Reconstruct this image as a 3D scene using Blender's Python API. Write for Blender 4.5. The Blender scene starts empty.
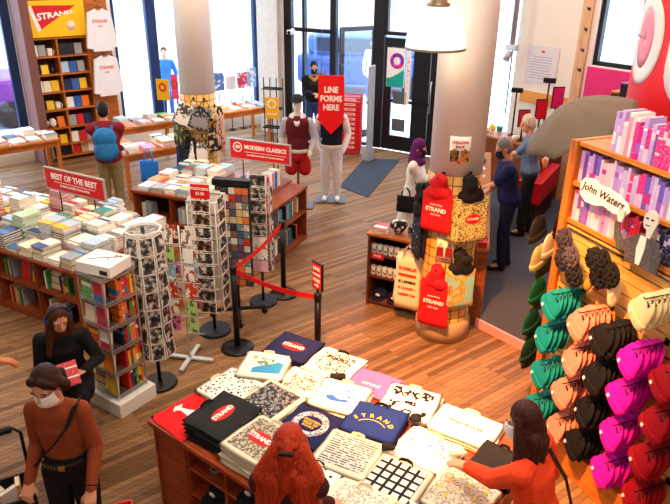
import bpy, bmesh, math, random
from mathutils import Vector, Matrix, Euler
random.seed(7)
SC = bpy.context.scene
COL = SC.collection
PI = math.pi
R = math.radians
def th(az): return R(90 - az)          # rotation about z that points local +x along compass azimuth az
def dirv(az): return Vector((math.sin(R(az)), math.cos(R(az)), 0))

# ---------------------------------------------------------------- camera
CAM_H, PITCH, FPX, ROLL = 3.9, R(24.4), 666.0, 20 / 1468
_R = Vector((1, 0, 0)); _U = Vector((0, math.sin(PITCH), math.cos(PITCH))); _F = Vector((0, math.cos(PITCH), -math.sin(PITCH)))
_CR = (_R + ROLL * _U).normalized(); _CU = (_U - ROLL * _R).normalized()
def at(px, py, z=0.0):
    d = _F + _CR * ((px - 335) / FPX) - _CU * ((py - 252) / FPX)
    t = (z - CAM_H) / d.z
    return Vector((d.x * t, d.y * t, z))
cd = bpy.data.cameras.new('camera'); cam = bpy.data.objects.new('camera', cd); COL.objects.link(cam)
M4 = Matrix.Identity(4)
for i in range(3):
    M4[i][0] = _CR[i]; M4[i][1] = _CU[i]; M4[i][2] = -_F[i]
M4[2][3] = CAM_H
cam.matrix_world = M4
cd.sensor_width = 36; cd.lens = 36 * FPX / 670; cd.clip_end = 200
SC.camera = cam

# ---------------------------------------------------------------- materials
def lin(h):
    if isinstance(h, tuple): return h
    h = h.lstrip('#'); out = []
    for i in (0, 2, 4):
        c = int(h[i:i + 2], 16) / 255
        out.append(c / 12.92 if c < .04045 else ((c + .055) / 1.055) ** 2.4)
    return tuple(out)
_mc = {}
def nodes(name):
    m = bpy.data.materials.new(name); m.use_nodes = True
    nt = m.node_tree; b = nt.nodes['Principled BSDF']
    return m, nt, b
def mixc(nt, fac, a, b):
    n = nt.nodes.new('ShaderNodeMix'); n.data_type = 'RGBA'
    if hasattr(fac, 'node'): nt.links.new(fac, n.inputs[0])
    else: n.inputs[0].default_value = fac
    for v, k in ((a, 6), (b, 7)):
        if hasattr(v, 'node'): nt.links.new(v, n.inputs[k])
        else: n.inputs[k].default_value = (*lin(v), 1)
    return n.outputs[2]
def coords(nt, kind='Object', scale=(1, 1, 1), rot=(0, 0, 0), loc=(0, 0, 0)):
    tc = nt.nodes.new('ShaderNodeTexCoord'); mp = nt.nodes.new('ShaderNodeMapping')
    mp.inputs['Scale'].default_value = scale; mp.inputs['Rotation'].default_value = rot; mp.inputs['Location'].default_value = loc
    nt.links.new(tc.outputs[kind], mp.inputs[0]); return mp.outputs[0]
def noise(nt, vec, scale, detail=2, rough=.5):
    n = nt.nodes.new('ShaderNodeTexNoise'); n.inputs['Scale'].default_value = scale; n.inputs['Detail'].default_value = detail
    n.inputs['Roughness'].default_value = rough
    nt.links.new(vec, n.inputs['Vector']); return n.outputs['Fac']
def ramp(nt, fac, stops, const=False):
    n = nt.nodes.new('ShaderNodeValToRGB'); cr = n.color_ramp
    if const: cr.interpolation = 'CONSTANT'
    while len(cr.elements) < len(stops): cr.elements.new(.5)
    for e, (p, c) in zip(cr.elements, stops): e.position = p; e.color = (*lin(c), 1)
    nt.links.new(fac, n.inputs[0]); return n.outputs[0]
def bump(nt, b, fac, strength=.3, dist=.01):
    n = nt.nodes.new('ShaderNodeBump'); n.inputs['Strength'].default_value = strength; n.inputs['Distance'].default_value = dist
    nt.links.new(fac, n.inputs['Height']); nt.links.new(n.outputs[0], b.inputs['Normal'])
def shade(h, k):
    return tuple(min(1, c * k) for c in lin(h))
def M(h, rough=.6, metal=0., var=.12, sc=9, bmp=0., spec=.3):
    key = (h, rough, metal, var, sc, bmp)
    if key in _mc: return _mc[key]
    m, nt, b = nodes('plain_' + str(h).strip('#'))
    v = coords(nt); f = noise(nt, v, sc, 3)
    nt.links.new(mixc(nt, f, shade(h, 1 - var), shade(h, 1 + var)), b.inputs['Base Color'])
    b.inputs['Roughness'].default_value = rough; b.inputs['Metallic'].default_value = metal
    b.inputs['Specular IOR Level'].default_value = spec
    if bmp: bump(nt, b, noise(nt, v, sc * 20, 2), bmp, .004)
    m.diffuse_color = (*lin(h), 1)
    _mc[key] = m; return m
def wood(h, h2, sc=1., rough=.45, axis=0):
    key = ('w', h, h2, sc, rough, axis)
    if key in _mc: return _mc[key]
    m, nt, b = nodes('wood_' + h.strip('#'))
    s = [14 * sc] * 3; s[axis] = 1.6 * sc
    f = noise(nt, coords(nt, scale=tuple(s)), 3, 5, .6)
    nt.links.new(ramp(nt, f, [(.3, h2), (.62, h)]), b.inputs['Base Color'])
    b.inputs['Roughness'].default_value = rough; b.inputs['Specular IOR Level'].default_value = .3
    _mc[key] = m; return m
def emis(h, s):
    m, nt, b = nodes('glow_' + str(h).strip('#'))
    f = noise(nt, coords(nt), 2)
    nt.links.new(mixc(nt, f, shade(h, .95), shade(h, 1)), b.inputs['Emission Color'])
    b.inputs['Base Color'].default_value = (*lin(h), 1); b.inputs['Emission Strength'].default_value = s
    return m
def glass(name='window_glass', tint='#f4fbff', gl=.07):
    m, nt, b = nodes(name); nt.nodes.remove(b)
    o = nt.nodes['Material Output']; t = nt.nodes.new('ShaderNodeBsdfTransparent'); g = nt.nodes.new('ShaderNodeBsdfGlossy')
    f = noise(nt, coords(nt), .6)
    nt.links.new(mixc(nt, f, shade(tint, .97), shade(tint, 1)), t.inputs[0])
    g.inputs['Roughness'].default_value = .03
    mx = nt.nodes.new('ShaderNodeMixShader'); mx.inputs[0].default_value = gl
    nt.links.new(t.outputs[0], mx.inputs[1]); nt.links.new(g.outputs[0], mx.inputs[2]); nt.links.new(mx.outputs[0], o.inputs[0])
    return m
def pattern(c1, c2, kind, sc=1., seed=0., c3=None, rough=.75, space='Object'):
    """printed artwork on cloth or paper: kinds of blotches, lines, checks, bands"""
    key = ('p', c1, c2, kind, sc, seed, c3, space)
    if key in _mc: return _mc[key]
    m, nt, b = nodes('print_' + kind)
    v = coords(nt, space, loc=(seed, seed * .7, seed * 1.3))
    def vor(s, out='Distance', feat='F1'):
        n = nt.nodes.new('ShaderNodeTexVoronoi'); n.feature = feat; n.inputs['Scale'].default_value = s
        nt.links.new(v, n.inputs['Vector']); return n.outputs[out]
    def wave(s, d, rot=0, prof='SIN'):
        vv = coords(nt, space, rot=(0, 0, rot)); n = nt.nodes.new('ShaderNodeTexWave'); n.inputs['Scale'].default_value = s
        n.inputs['Distortion'].default_value = d; nt.links.new(vv, n.inputs['Vector']); return n.outputs['Fac']
    if kind == 'dots': col = ramp(nt, vor(22 * sc), [(0, c2), (.32, c1)], True)
    elif kind == 'city':
        br = nt.nodes.new('ShaderNodeTexBrick'); br.inputs['Scale'].default_value = 16 * sc; nt.links.new(v, br.inputs[0])
        br.inputs['Color1'].default_value = (*lin(c1), 1); br.inputs['Color2'].default_value = (*lin(c3 or c2), 1); br.inputs['Mortar'].default_value = (*lin(c2), 1)
        br.inputs['Mortar Size'].default_value = .04
        col = mixc(nt, ramp(nt, noise(nt, v, 22 * sc, 4), [(.47, '#000000'), (.53, '#ffffff')]), br.outputs[0], c2)
    elif kind == 'scribble': col = ramp(nt, noise(nt, v, 26 * sc, 4, .65), [(.0, c1), (.455, c1), (.47, c2), (.53, c2), (.545, c1)], True)
    elif kind == 'blotch': col = ramp(nt, noise(nt, v, 11 * sc, 3), [(0, c1), (.55, c2), (.66, c3 or c1)], True)
    elif kind == 'photo': col = ramp(nt, noise(nt, v, 13 * sc, 3), [(.34, c1), (.5, c2), (.64, c3)])
    elif kind == 'sparse': col = ramp(nt, noise(nt, v, 15 * sc, 3), [(0, c3 or c1), (.33, c1), (.64, c2)], True)
    elif kind == 'lines': 
        col = mixc(nt, ramp(nt, noise(nt, v, 30 * sc, 2), [(.42, '#000000'), (.5, '#ffffff')]), c1, ramp(nt, wave(9 * sc, 1.2, PI / 2), [(.45, c1), (.55, c2)]))
    elif kind == 'plaid':
        a = ramp(nt, wave(3.2 * sc, 0), [(0, '#000000'), (.8, '#ffffff')], True); w2 = ramp(nt, wave(3.2 * sc, 0, PI / 2), [(0, '#000000'), (.8, '#ffffff')], True)
        mx = nt.nodes.new('ShaderNodeMath'); mx.operation = 'MAXIMUM'; nt.links.new(a, mx.inputs[0]); nt.links.new(w2, mx.inputs[1])
        col = mixc(nt, mx.outputs[0], c1, c2)
    elif kind == 'map': col = ramp(nt, noise(nt, v, 6 * sc, 4), [(0, c1), (.5, c2), (.58, c3 or c2), (.68, c1)], True)
    elif kind == 'ring':
        col = c1
    elif kind == 'knit': col = mixc(nt, wave(60 * sc, 2), shade(c1, .72), c1)
    else: col = mixc(nt, noise(nt, v, 10), c1, c2)
    if hasattr(col, 'node'): nt.links.new(col, b.inputs['Base Color'])
    b.inputs['Roughness'].default_value = rough; b.inputs['Specular IOR Level'].default_value = .2
    _mc[key] = m; return m
def cover(c1, c2, mode=0):
    """printed book cover: bands and a picture block placed by the cover's own extent"""
    key = ('cv', c1, c2, mode)
    if key in _mc: return _mc[key]
    m, nt, b = nodes('book_cover_print')
    v = coords(nt, 'Generated'); sp = nt.nodes.new('ShaderNodeSeparateXYZ'); nt.links.new(v, sp.inputs[0])
    ax = sp.outputs[1]
    st = {0: [(0, c1), (.62, c2), (.8, c1)], 1: [(0, c1), (.18, c2), (.5, c1)], 2: [(0, c2), (.4, c1)], 3: [(0, c1), (.3, c2), (.36, c1), (.7, c2), (.76, c1)], 4: [(0, c1), (.9, c2)]}[mode % 5]
    band = ramp(nt, ax, st, True)
    f = noise(nt, coords(nt, 'Generated', scale=(3, 4, 1)), 3 + mode, 3)
    nt.links.new(mixc(nt, ramp(nt, f, [(.56, '#000000'), (.6, '#b0b0b0')]), band, c2), b.inputs['Base Color'])
    b.inputs['Roughness'].default_value = .4; b.inputs['Specular IOR Level'].default_value = .3
    _mc[key] = m; return m

# ---------------------------------------------------------------- mesh builder
class MB:
    def __init__(s): s.bm = bmesh.new(); s.X = Matrix.Identity(4)
    def _fin(s, vs, m, smooth=False, X=None):
        T = s.X @ X if X is not None else s.X
        for v in vs: v.co = T @ v.co
        fs = {f for v in vs for f in v.link_faces}
        for f in fs: f.material_index = m; f.smooth = smooth
        return s
    def box(s, c, d, m=0, rz=0, rx=0, ry=0, bev=0.):
        r = bmesh.ops.create_cube(s.bm, size=1)['verts']
        for v in r: v.co = Vector((v.co.x * d[0], v.co.y * d[1], v.co.z * d[2]))
        if bev:
            es = list({e for v in r for e in v.link_edges})
            o = bmesh.ops.bevel(s.bm, geom=es, offset=bev, segments=2, affect='EDGES', profile=.5)
            r = list({v for v in o['verts']} | {v for v in r if v.is_valid})
        return s._fin(r, m, False, Matrix.Translation(c) @ Euler((rx, ry, rz)).to_matrix().to_4x4())
    def cyl(s, p, q, r0, r1=None, n=12, m=0, smooth=True):
        p, q = Vector(p), Vector(q); r1 = r0 if r1 is None else r1
        r = bmesh.ops.create_cone(s.bm, cap_ends=True, segments=n, radius1=max(r0, 1e-4), radius2=max(r1, 1e-4), depth=(q - p).length)['verts']
        X = Matrix.Translation((p + q) / 2) @ (q - p).to_track_quat('Z', 'Y').to_matrix().to_4x4()
        s._fin(r, m, smooth, X)
        for f in {f for v in r for f in v.link_faces}:
            if len(f.verts) > 4: f.smooth = False
        return s
    def sph(s, c, d, m=0, n=12, X=None):
        d = (d, d, d) if not isinstance(d, (tuple, list)) else d
        r = bmesh.ops.create_uvsphere(s.bm, u_segments=n, v_segments=max(6, n * 2 // 3), radius=1)['verts']
        return s._fin(r, m, True, Matrix.Translation(c) @ (X or Matrix.Identity(4)) @ Matrix.Diagonal((*d, 1)))
    def tube(s, pts, r, n=6, m=0, closed=False):
        pts = [Vector(p) for p in pts]; rings = []; L = len(pts); prev = None
        for i, p in enumerate(pts):
            a = pts[(i - 1) % L] if (closed or i > 0) else p; b = pts[(i + 1) % L] if (closed or i < L - 1) else p
            t = (b - a).normalized()
            if prev is None: u = t.orthogonal().normalized()
            else:
                u = prev - t * prev.dot(t)
                u = u.normalized() if u.length > 1e-6 else t.orthogonal().normalized()
            prev = u; w = t.cross(u)
            rr = r[i] if isinstance(r, (list, tuple)) else r
            rings.append([s.bm.verts.new(s.X @ (p + (u * math.cos(2 * PI * k / n) + w * math.sin(2 * PI * k / n)) * rr)) for k in range(n)])
        for i in range(L if closed else L - 1):
            A, B = rings[i], rings[(i + 1) % L]
            for k in range(n):
                f = s.bm.faces.new((A[k], A[(k + 1) % n], B[(k + 1) % n], B[k])); f.material_index = m; f.smooth = True
        if not closed:
            f = s.bm.faces.new(rings[0][::-1]); f.material_index = m; f = s.bm.faces.new(rings[-1]); f.material_index = m
        return s
    def strap(s, pts, side, w, t, m=0):
        """flat band along pts; side = across direction"""
        pts = [Vector(p) for p in pts]; side = Vector(side).normalized(); rings = []
        for i, p in enumerate(pts):
            tn = (pts[min(i + 1, len(pts) - 1)] - pts[max(i - 1, 0)]).normalized(); nn = tn.cross(side).normalized()
            rings.append([s.bm.verts.new(s.X @ (p + side * a * w / 2 + nn * b * t / 2)) for a, b in ((-1, -1), (1, -1), (1, 1), (-1, 1))])
        for A, B in zip(rings, rings[1:]):
            for k in range(4):
                f = s.bm.faces.new((A[k], A[(k + 1) % 4], B[(k + 1) % 4], B[k])); f.material_index = m
        for q in (rings[0][::-1], rings[-1]): s.bm.faces.new(q).material_index = m
        return s
    def lathe(s, prof, c=(0, 0, 0), n=20, m=0, a0=0, a1=2 * PI, smooth=True):
        full = abs(a1 - a0 - 2 * PI) < 1e-6; cnt = n if full else n + 1; rings = []
        for r, z in prof:
            rings.append([s.bm.verts.new(s.X @ Vector((c[0] + r * math.cos(a0 + (a1 - a0) * k / n), c[1] + r * math.sin(a0 + (a1 - a0) * k / n), c[2] + z))) for k in range(cnt)] if r > 1e-5 else [s.bm.verts.new(s.X @ Vector((c[0], c[1], c[2] + z)))])
        for A, B in zip(rings, rings[1:]):
            for k in range(n):
                k2 = (k + 1) % cnt
                if len(A) == 1 and len(B) == 1: continue
                if len(A) == 1: vs = (A[0], B[k2], B[k])
                elif len(B) == 1: vs = (A[k], A[k2], B[0])
                else: vs = (A[k], A[k2], B[k2], B[k])
                f = s.bm.faces.new(vs); f.material_index = m; f.smooth = smooth
        return s
    def prism(s, poly, t, m=0, X=None, smooth=False):
        """polygon in local xy, extruded to z = t, placed by X"""
        X = s.X @ (X or Matrix.Identity(4)); n = len(poly)
        a = [s.bm.verts.new(X @ Vector((x, y, 0))) for x, y in poly]; b = [s.bm.verts.new(X @ Vector((x, y, t))) for x, y in poly]
        s.bm.faces.new(a[::-1]).material_index = m; s.bm.faces.new(b).material_index = m
        for i in range(n):
            f = s.bm.faces.new((a[i], a[(i + 1) % n], b[(i + 1) % n], b[i])); f.material_index = m; f.smooth = smooth
        return s
    def grid(s, fn, nu, nv, m=0, thick=0.):
        P = [[s.bm.verts.new(s.X @ Vector(fn(i / nu, j / nv))) for j in range(nv + 1)] for i in range(nu + 1)]
        fs = []
        for i in range(nu):
            for j in range(nv):
                f = s.bm.faces.new((P[i][j], P[i + 1][j], P[i + 1][j + 1], P[i][j + 1])); f.material_index = m; f.smooth = True; fs.append(f)
        if thick:
            bmesh.ops.recalc_face_normals(s.bm, faces=fs)
            bmesh.ops.solidify(s.bm, geom=fs, thickness=thick)
        return s
    def mesh(s, name, mats):
        bmesh.ops.recalc_face_normals(s.bm, faces=s.bm.faces)
        me = bpy.data.meshes.new(name); s.bm.to_mesh(me); s.bm.free()
        for m in (mats if isinstance(mats, (list, tuple)) else [mats]): me.materials.append(m)
        return me
    def build(s, name, mats, parent=None, loc=(0, 0, 0), rz=0., rot=None):
        return mk(name, s.mesh(name, mats), parent, loc, rz, rot)
def mk(name, me, parent=None, loc=(0, 0, 0), rz=0., rot=None):
    o = bpy.data.objects.new(name, me); COL.objects.link(o); o.location = loc
    o.rotation_euler = rot if rot is not None else (0, 0, rz)
    if parent is not None: o.parent = parent
    return o
LABELS = {}
def tag(o, label, cat, group=None):
    label = ' '.join(label.split())
    o['label'] = label; o['category'] = cat
    if group: o['group'] = group
    LABELS[label] = LABELS.get(label, 0) + 1
    return o
def thing(name, label, cat, loc=(0, 0, 0), rz=0., group=None):
    o = bpy.data.objects.new(name, None); COL.objects.link(o); o.location = loc; o.rotation_euler = (0, 0, rz); o.empty_display_size = .1
    return tag(o, label, cat, group)
def dup(o, loc, rz=None, label=None, group=None, rot=None):
    """a copy of a thing with copies of its parts and sub-parts"""
    c = o.copy(); COL.objects.link(c); c.location = loc
    if rz is not None: c.rotation_euler = (0, 0, rz)
    if rot is not None: c.rotation_euler = rot
    if label: tag(c, label, o['category'], group or o.get('group'))
    for ch in o.children:
        d = ch.copy(); COL.objects.link(d); d.parent = c
        for g in ch.children:
            e = g.copy(); COL.objects.link(e); e.parent = d
    return c
def struct(o): o['kind'] = 'structure'; return o
TS = bpy.data.scenes.new('workbench')
def bake(o):
    """the object's mesh with its modifiers applied; the object goes away"""
    TS.collection.objects.link(o); vl = TS.view_layers[0]; vl.update()
    me = bpy.data.meshes.new_from_object(o.evaluated_get(vl.depsgraph)); bpy.data.objects.remove(o); return me
def txt(body, size, mat, parent, loc, rot=(0, 0, 0), name='lettering', ext=.002, align='CENTER', sx=1., bold=.0, curve=None, spacing=1.):
    cu = bpy.data.curves.new(name, 'FONT'); cu.body = body; cu.size = size; cu.extrude = ext; cu.align_x = align; cu.align_y = 'CENTER'; cu.offset = bold; cu.space_character = spacing
    cu.resolution_u = 2
    t = bpy.data.objects.new('tmp', cu); me = bake(t); bpy.data.curves.remove(cu)
    me.name = name; me.materials.clear(); me.materials.append(mat)
    for v in me.vertices:
        v.co.x *= sx
        if curve: v.co = Vector(curve(v.co))
    return mk(name, me, parent, loc, 0, rot)
def blob(name, prims, mat, parent, vox=.01, smooth=4, loc=(0, 0, 0), mats=None):
    """one continuous skin grown over tapered limbs and rounded masses"""
    mb = MB()
    for p in prims:
        if p[0] == 'c':
            _, a, b, r0, r1 = p[:5]; fl = p[5] if len(p) > 5 else 1.
            a, b = Vector(a), Vector(b)
            if fl == 1.:
                mb.cyl(a, b, r0, r1, 10); mb.sph(a, r0, n=10); mb.sph(b, r1, n=10)
            else:
                n = max(4, int((b - a).length / .03))
                for i in range(n + 1):
                    t = i / n; rr = r0 + (r1 - r0) * t; q = a.lerp(b, t)
                    mb.sph(q, (rr, rr * fl, max(.03, rr * .6)), n=12)
        else:
            mb.sph(p[1], p[2], n=14, X=p[3] if len(p) > 3 else None)
    me = mb.mesh(name, mat)
    o = bpy.data.objects.new('tmp', me)
    m = o.modifiers.new('r', 'REMESH'); m.mode = 'VOXEL'; m.voxel_size = vox; m.use_smooth_shade = True
    if smooth:
        s = o.modifiers.new('s', 'SMOOTH'); s.factor = .5; s.iterations = smooth
    e = bake(o); bpy.data.meshes.remove(me)
    e.name = name; e.materials.clear(); e.materials.append(mat)
    for p in e.polygons: p.use_smooth = True
    return mk(name, e, parent, loc)
ORD = ['first', 'second', 'third', 'fourth', 'fifth', 'sixth', 'seventh', 'eighth', 'ninth', 'tenth', 'eleventh', 'twelfth', 'thirteenth', 'fourteenth', 'fifteenth', 'sixteenth', 'seventeenth', 'eighteenth', 'nineteenth', 'twentieth'] + [f'{n}th' for n in range(21, 60)]
ORD[20] = '21st'; ORD[21] = '22nd'; ORD[22] = '23rd'; ORD[30] = '31st'; ORD[31] = '32nd'; ORD[32] = '33rd'
BLACK = '#15151a'; WHITE = '#f2f0ea'; CREAM = '#eadfc4'; RED = '#d8141c'; NAVY = '#131a45'; SKIN = '#d59a78'
# ---------------------------------------------------------------- the shell
FLOOR = [(-10.5, 9.16), (-1.85, 16.16), (-1.25, 15.3), (2.3, 13.25), (5.3, 9.68), (7.6, 7.6), (7.6, -3), (-10.5, -3)]
def floor_mat():
    m, nt, b = nodes('oak_floorboards')
    v = coords(nt, rot=(0, 0, R(-38)))
    br = nt.nodes.new('ShaderNodeTexBrick'); nt.links.new(v, br.inputs[0])
    br.inputs['Scale'].default_value = 1; br.inputs['Brick Width'].default_value = 1.6; br.inputs['Row Height'].default_value = .056
    br.inputs['Mortar Size'].default_value = .0022; br.inputs['Bias'].default_value = -.1; br.offset = .37
    br.inputs['Color1'].default_value = (*lin('#bd9166'), 1); br.inputs['Color2'].default_value = (*lin('#73512f'), 1); br.inputs['Mortar'].default_value = (*lin('#5a3c26'), 1)
    g = nt.nodes.new('ShaderNodeTexNoise'); g.inputs['Scale'].default_value = 3; g.inputs['Detail'].default_value = 4
    nt.links.new(coords(nt, rot=(0, 0, R(-38)), scale=(1.2, 14, 1)), g.inputs['Vector'])
    dark = mixc(nt, g.outputs['Fac'], '#8f8276', '#ffffff')
    mm = nt.nodes.new('ShaderNodeMix'); mm.data_type = 'RGBA'; mm.blend_type = 'MULTIPLY'; mm.inputs[0].default_value = 1
    nt.links.new(br.outputs[0], mm.inputs[6]); nt.links.new(dark, mm.inputs[7])
    nt.links.new(mm.outputs[2], b.inputs['Base Color']); b.inputs['Roughness'].default_value = .5; b.inputs['Specular IOR Level'].default_value = .22
    return m
PLASTER = M('#e9e6df', .8, var=.03, sc=2)
FRAME_DK = M('#16181f', .45, var=.1); FRAME_BL = M('#1f3563', .45, var=.1)
GLASS = glass(); TRIM = wood('#8a4a2a', '#5d2d1a', .5, axis=2)
struct(MB().prism(FLOOR, -.1, X=Matrix.Identity(4)).build('floor', floor_mat()))
struct(MB().prism(FLOOR, .1).build('ceiling', PLASTER, loc=(0, 0, 5.5)))
def wall(name, A, B, az, ops=(), Hh=5.5, mat=PLASTER, t=.2, L=None):
    """wall standing outward of the line A>B with rectangular openings (s0, s1, z0, z1)"""
    L = L or (Vector(B) - Vector(A)).length
    mb = MB(); s = 0
    for (a, b, z0, z1) in sorted(ops):
        if a > s: mb.box(((a + s) / 2, t / 2, Hh / 2), (a - s, t, Hh))
        if z0 > 0: mb.box(((a + b) / 2, t / 2, z0 / 2), (b - a, t, z0))
        if z1 < Hh: mb.box(((a + b) / 2, t / 2, (z1 + Hh) / 2), (b - a, t, Hh - z1))
        s = b
    if s < L: mb.box(((L + s) / 2, t / 2, Hh / 2), (L - s, t, Hh))
    return struct(mb.build(name, mat, loc=(A[0], A[1], 0), rz=th(az)))
def window(name, A, az, s0, s1, z0, z1, mull=(), bars=(), fr=.08, mat=FRAME_BL, gmat=GLASS, lab=None):
    mb = MB(); y = .1
    def bar(a, b, c, d): mb.box(((a + b) / 2, y, (c + d) / 2), (b - a, .1, d - c))
    bar(s0, s0 + fr, z0, z1); bar(s1 - fr, s1, z0, z1); bar(s0, s1, z0, z0 + fr); bar(s0, s1, z1 - fr, z1)
    o = struct(mb.build(name, mat, loc=(A[0], A[1], 0), rz=th(az)))
    for a, b in mull:
        k = MB().box(((a + b) / 2, y, (z0 + z1) / 2), (b - a, .11, z1 - z0)).build('mullion', mat, o)
    for a, b, c, d in bars:
        MB().box(((a + b) / 2, y, (c + d) / 2), (b - a, .11, d - c)).build('transom', mat, o)
    MB().box(((s0 + s1) / 2, y + .02, (z0 + z1) / 2), (s1 - s0 - .02, .012, z1 - z0 - .02)).build('pane', gmat, o)
    return o
LW = (-10.5, 9.16); OFF = 5.79           # left wall; OFF turns measured offsets into wall offsets
wall('wall_left', LW, (-1.85, 16.16), 51, [(1.0, OFF + .02, .2, 4.7), (OFF + 1.9, OFF + 5.33, .25, 4.7)])
window('window_1', LW, 51, 1.0, OFF + .02, .2, 4.7, mull=[(3.2, 3.35)], fr=.16)
window('window_2', LW, 51, OFF + 1.9, OFF + 5.33, .25, 4.7, mull=[(OFF + 2.65, OFF + 2.86)], fr=.08)
struct(MB().box((OFF + .1, -.32, 2.75), (.16, .64, 5.5)).build('trim_1', M('#7a4f48', .6), loc=(LW[0], LW[1], 0), rz=th(51)))
# white pier between the shop window and the entrance
pv = Vector((-1.25, 15.3, 0)) - Vector((-1.85, 16.16, 0))
struct(MB().box((pv.length / 2, .15, 2.75), (pv.length + .04, .3, 5.5)).build('wall_back', PLASTER, loc=(-1.85, 16.16, 0), rz=math.atan2(pv.y, pv.x)))
struct(MB().box((-.28, -.02, 2.75), (.52, .2, 5.5)).build('trim_2', M('#dcd9d4', .8), loc=(-1.25, 15.3, 0), rz=th(120)))
EW = (-1.25, 15.3)
wall('wall_entrance', EW, (2.3, 13.25), 120, [(.0, 3.75, 0, 4.9)])
e = window('window_3', EW, 120, 0, 2.5, 0, 4.9, mull=[(.02, .24), (.52, .58), (1.22, 1.36), (2.25, 2.5)], bars=[(0, 1.3, 2.28, 2.36), (0, 1.3, .0, .25)], fr=.05, mat=FRAME_DK)
window('window_4', EW, 120, 2.5, 3.75, 2.35, 4.9, fr=.07, mat=FRAME_DK)
def leaf(name, loc, az, w, h, fr, label_mat=FRAME_DK):
    mb = MB()
    mb.box((fr / 2, 0, h / 2), (fr, .06, h)).box((w - fr / 2, 0, h / 2), (fr, .06, h)).box((w / 2, 0, h - fr / 2), (w - 2 * fr, .06, fr)).box((w / 2, 0, fr * .9), (w - 2 * fr, .06, fr * 1.8))
    o = struct(mb.build(name, label_mat, loc=loc, rz=th(az)))
    MB().box((w / 2, 0, h / 2 + .04), (w - 2 * fr, .014, h - 2.8 * fr)).build('pane', GLASS, o)
    MB().tube([(w - fr * .7, -.03, .85), (w - fr * .7, -.09, .9), (w - fr * .7, -.09, 1.5), (w - fr * .7, -.03, 1.55)], .016, 8).build('pull_handle', M('#b9bcc2', .25, 1), o)
    return o
D0 = Vector((EW[0], EW[1], 0)); ed = dirv(120); en = dirv(30)
def ew(s, n=0, z=0): v = D0 + ed * s + en * n; return (v.x, v.y, z)
d1 = leaf('door_1', ew(2.52, .1), 120, 1.2, 2.3, .17)
MB().box((.6, 0, 1.04), (.86, .05, .06)).build('push_bar', FRAME_DK, d1)
MB().box((.83, 0, 1.15), (.36, .05, 2.1)).build('door_panel', FRAME_DK, d1)
d2 = leaf('door_2', ew(1.42, .14), 60, .9, 2.42, .09)
# poster and strip stuck to the inside of the right door
po = MB().box((0, 0, 0), (.4, .006, .78)).build('door_poster', M('#eef3f4', .5), loc=ew(2.78, .06, 1.72), rz=th(120)); tag(po, 'white poster with purple ring and teal wave on the glass entrance door', 'poster')
MB().lathe([(.08, 0), (.155, 0), (.155, .004), (.08, .004), (.08, 0)], n=24).build('ring_print', pattern('#8a2fc0', '#e23a9a', 'blotch', .4), po, (.03, -.006, .14), rot=(PI / 2, 0, 0))
MB().prism([(-.195, -.385), (.195, -.385), (.195, -.02), (.05, -.12), (-.1, -.2), (-.195, -.22)], .004).build('wave_print', M('#12a79a', .5), po, (0, -.004, 0), rot=(PI / 2, 0, 0))
st = MB().box((0, 0, 0), (.1, .006, 1.2)).build('door_decal', M('#f7f4f2', .5), loc=ew(3.06, .06, 1.6), rz=th(120)); tag(st, 'narrow white vertical decal strip with red marks beside the door poster', 'decal')
MB().box((0, -.005, .1), (.05, .004, .5)).build('red_marks', pattern('#f7f4f2', '#c81e2a', 'blotch', 3), st)
for z, lab in ((1.12, 'upper small white notice low on the glass entrance door'), (.55, 'lower grey notice near the bottom of the glass door')):
    n_ = MB().box((0, 0, 0), (.3, .006, .26)).build('door_notice', pattern('#e8ecee', '#5a6470', 'city', .6), loc=ew(2.9, .06, z), rz=th(120)); tag(n_, lab, 'notice')
# white wall with register notice, window, trim
RW = (2.3, 13.25)
wall('wall_right', RW, None, 140, [(.5, 1.36, .3, 4.6), (2.8, 4.2, 2.25, 4.8)], L=4.66)
window('window_5', RW, 140, .5, 1.36, .3, 4.6, fr=.05, mat=M('#8fa2c4', .5))
window('window_6', RW, 140, 2.8, 4.2, 2.25, 4.8, fr=.07, mat=FRAME_DK)
rd = dirv(140); rn = dirv(50)
def rw(s, n=0, z=0): v = Vector((RW[0], RW[1], 0)) + rd * s + rn * n; return (v.x, v.y, z)
struct(MB().box((2.62, -.03, 2.75), (.17, .05, 5.5)).build('trim_3', wood('#e0b894', '#c4946c', .5, axis=2), loc=(RW[0], RW[1], 0), rz=th(140)))
for k, z in enumerate((2.16, 2.47, 2.79, 3.1)):
    c = thing('wall_hook', f'dark wall hook on the wooden strip, {["lowest", "second lowest", "third lowest", "topmost"][k]} of four', 'hook', rw(2.66, -.056, z), th(140), 'dark hooks on the wooden strip')
    MB().box((0, -.006, 0), (.03, .012, .05)).build('hook_plate', FRAME_DK, c)
    MB().tube([(0, -.01, .01), (0, -.05, 0), (0, -.07, .02), (0, -.07, .04)], .008, 6).build('hook_arm', FRAME_DK, c)
struct(MB().box((3.4, -.02, 1.98), (1.25, .04, .5)).build('trim_4', M('#e0307e', .6), loc=(RW[0], RW[1], 0), rz=th(140)))
struct(MB().box((2.05, -.02, 1.57), (1.0, .03, .2)).build('trim_5', M('#e0a050', .6), loc=(RW[0], RW[1], 0), rz=th(140)))
ws = MB().box((0, 0, 0), (.62, .008, .62)).build('wall_notice', M('#dcdde8', .6, var=.03), loc=rw(1.9, -.01, 2.14), rz=th(140)); tag(ws, 'large white printed notice on the white wall behind the registers', 'notice')
MB().sph((0, 0, 0), (.04, .006, .02)).build('red_emblem', M(RED), ws, (0, -.006, .22))
ln = MB()
for i in range(9): ln.box((random.uniform(-.02, .02), -.006, .13 - i * .045), (random.uniform(.36, .48), .004, .012))
ln.build('text_lines', M('#a9abc4'), ws)
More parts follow.
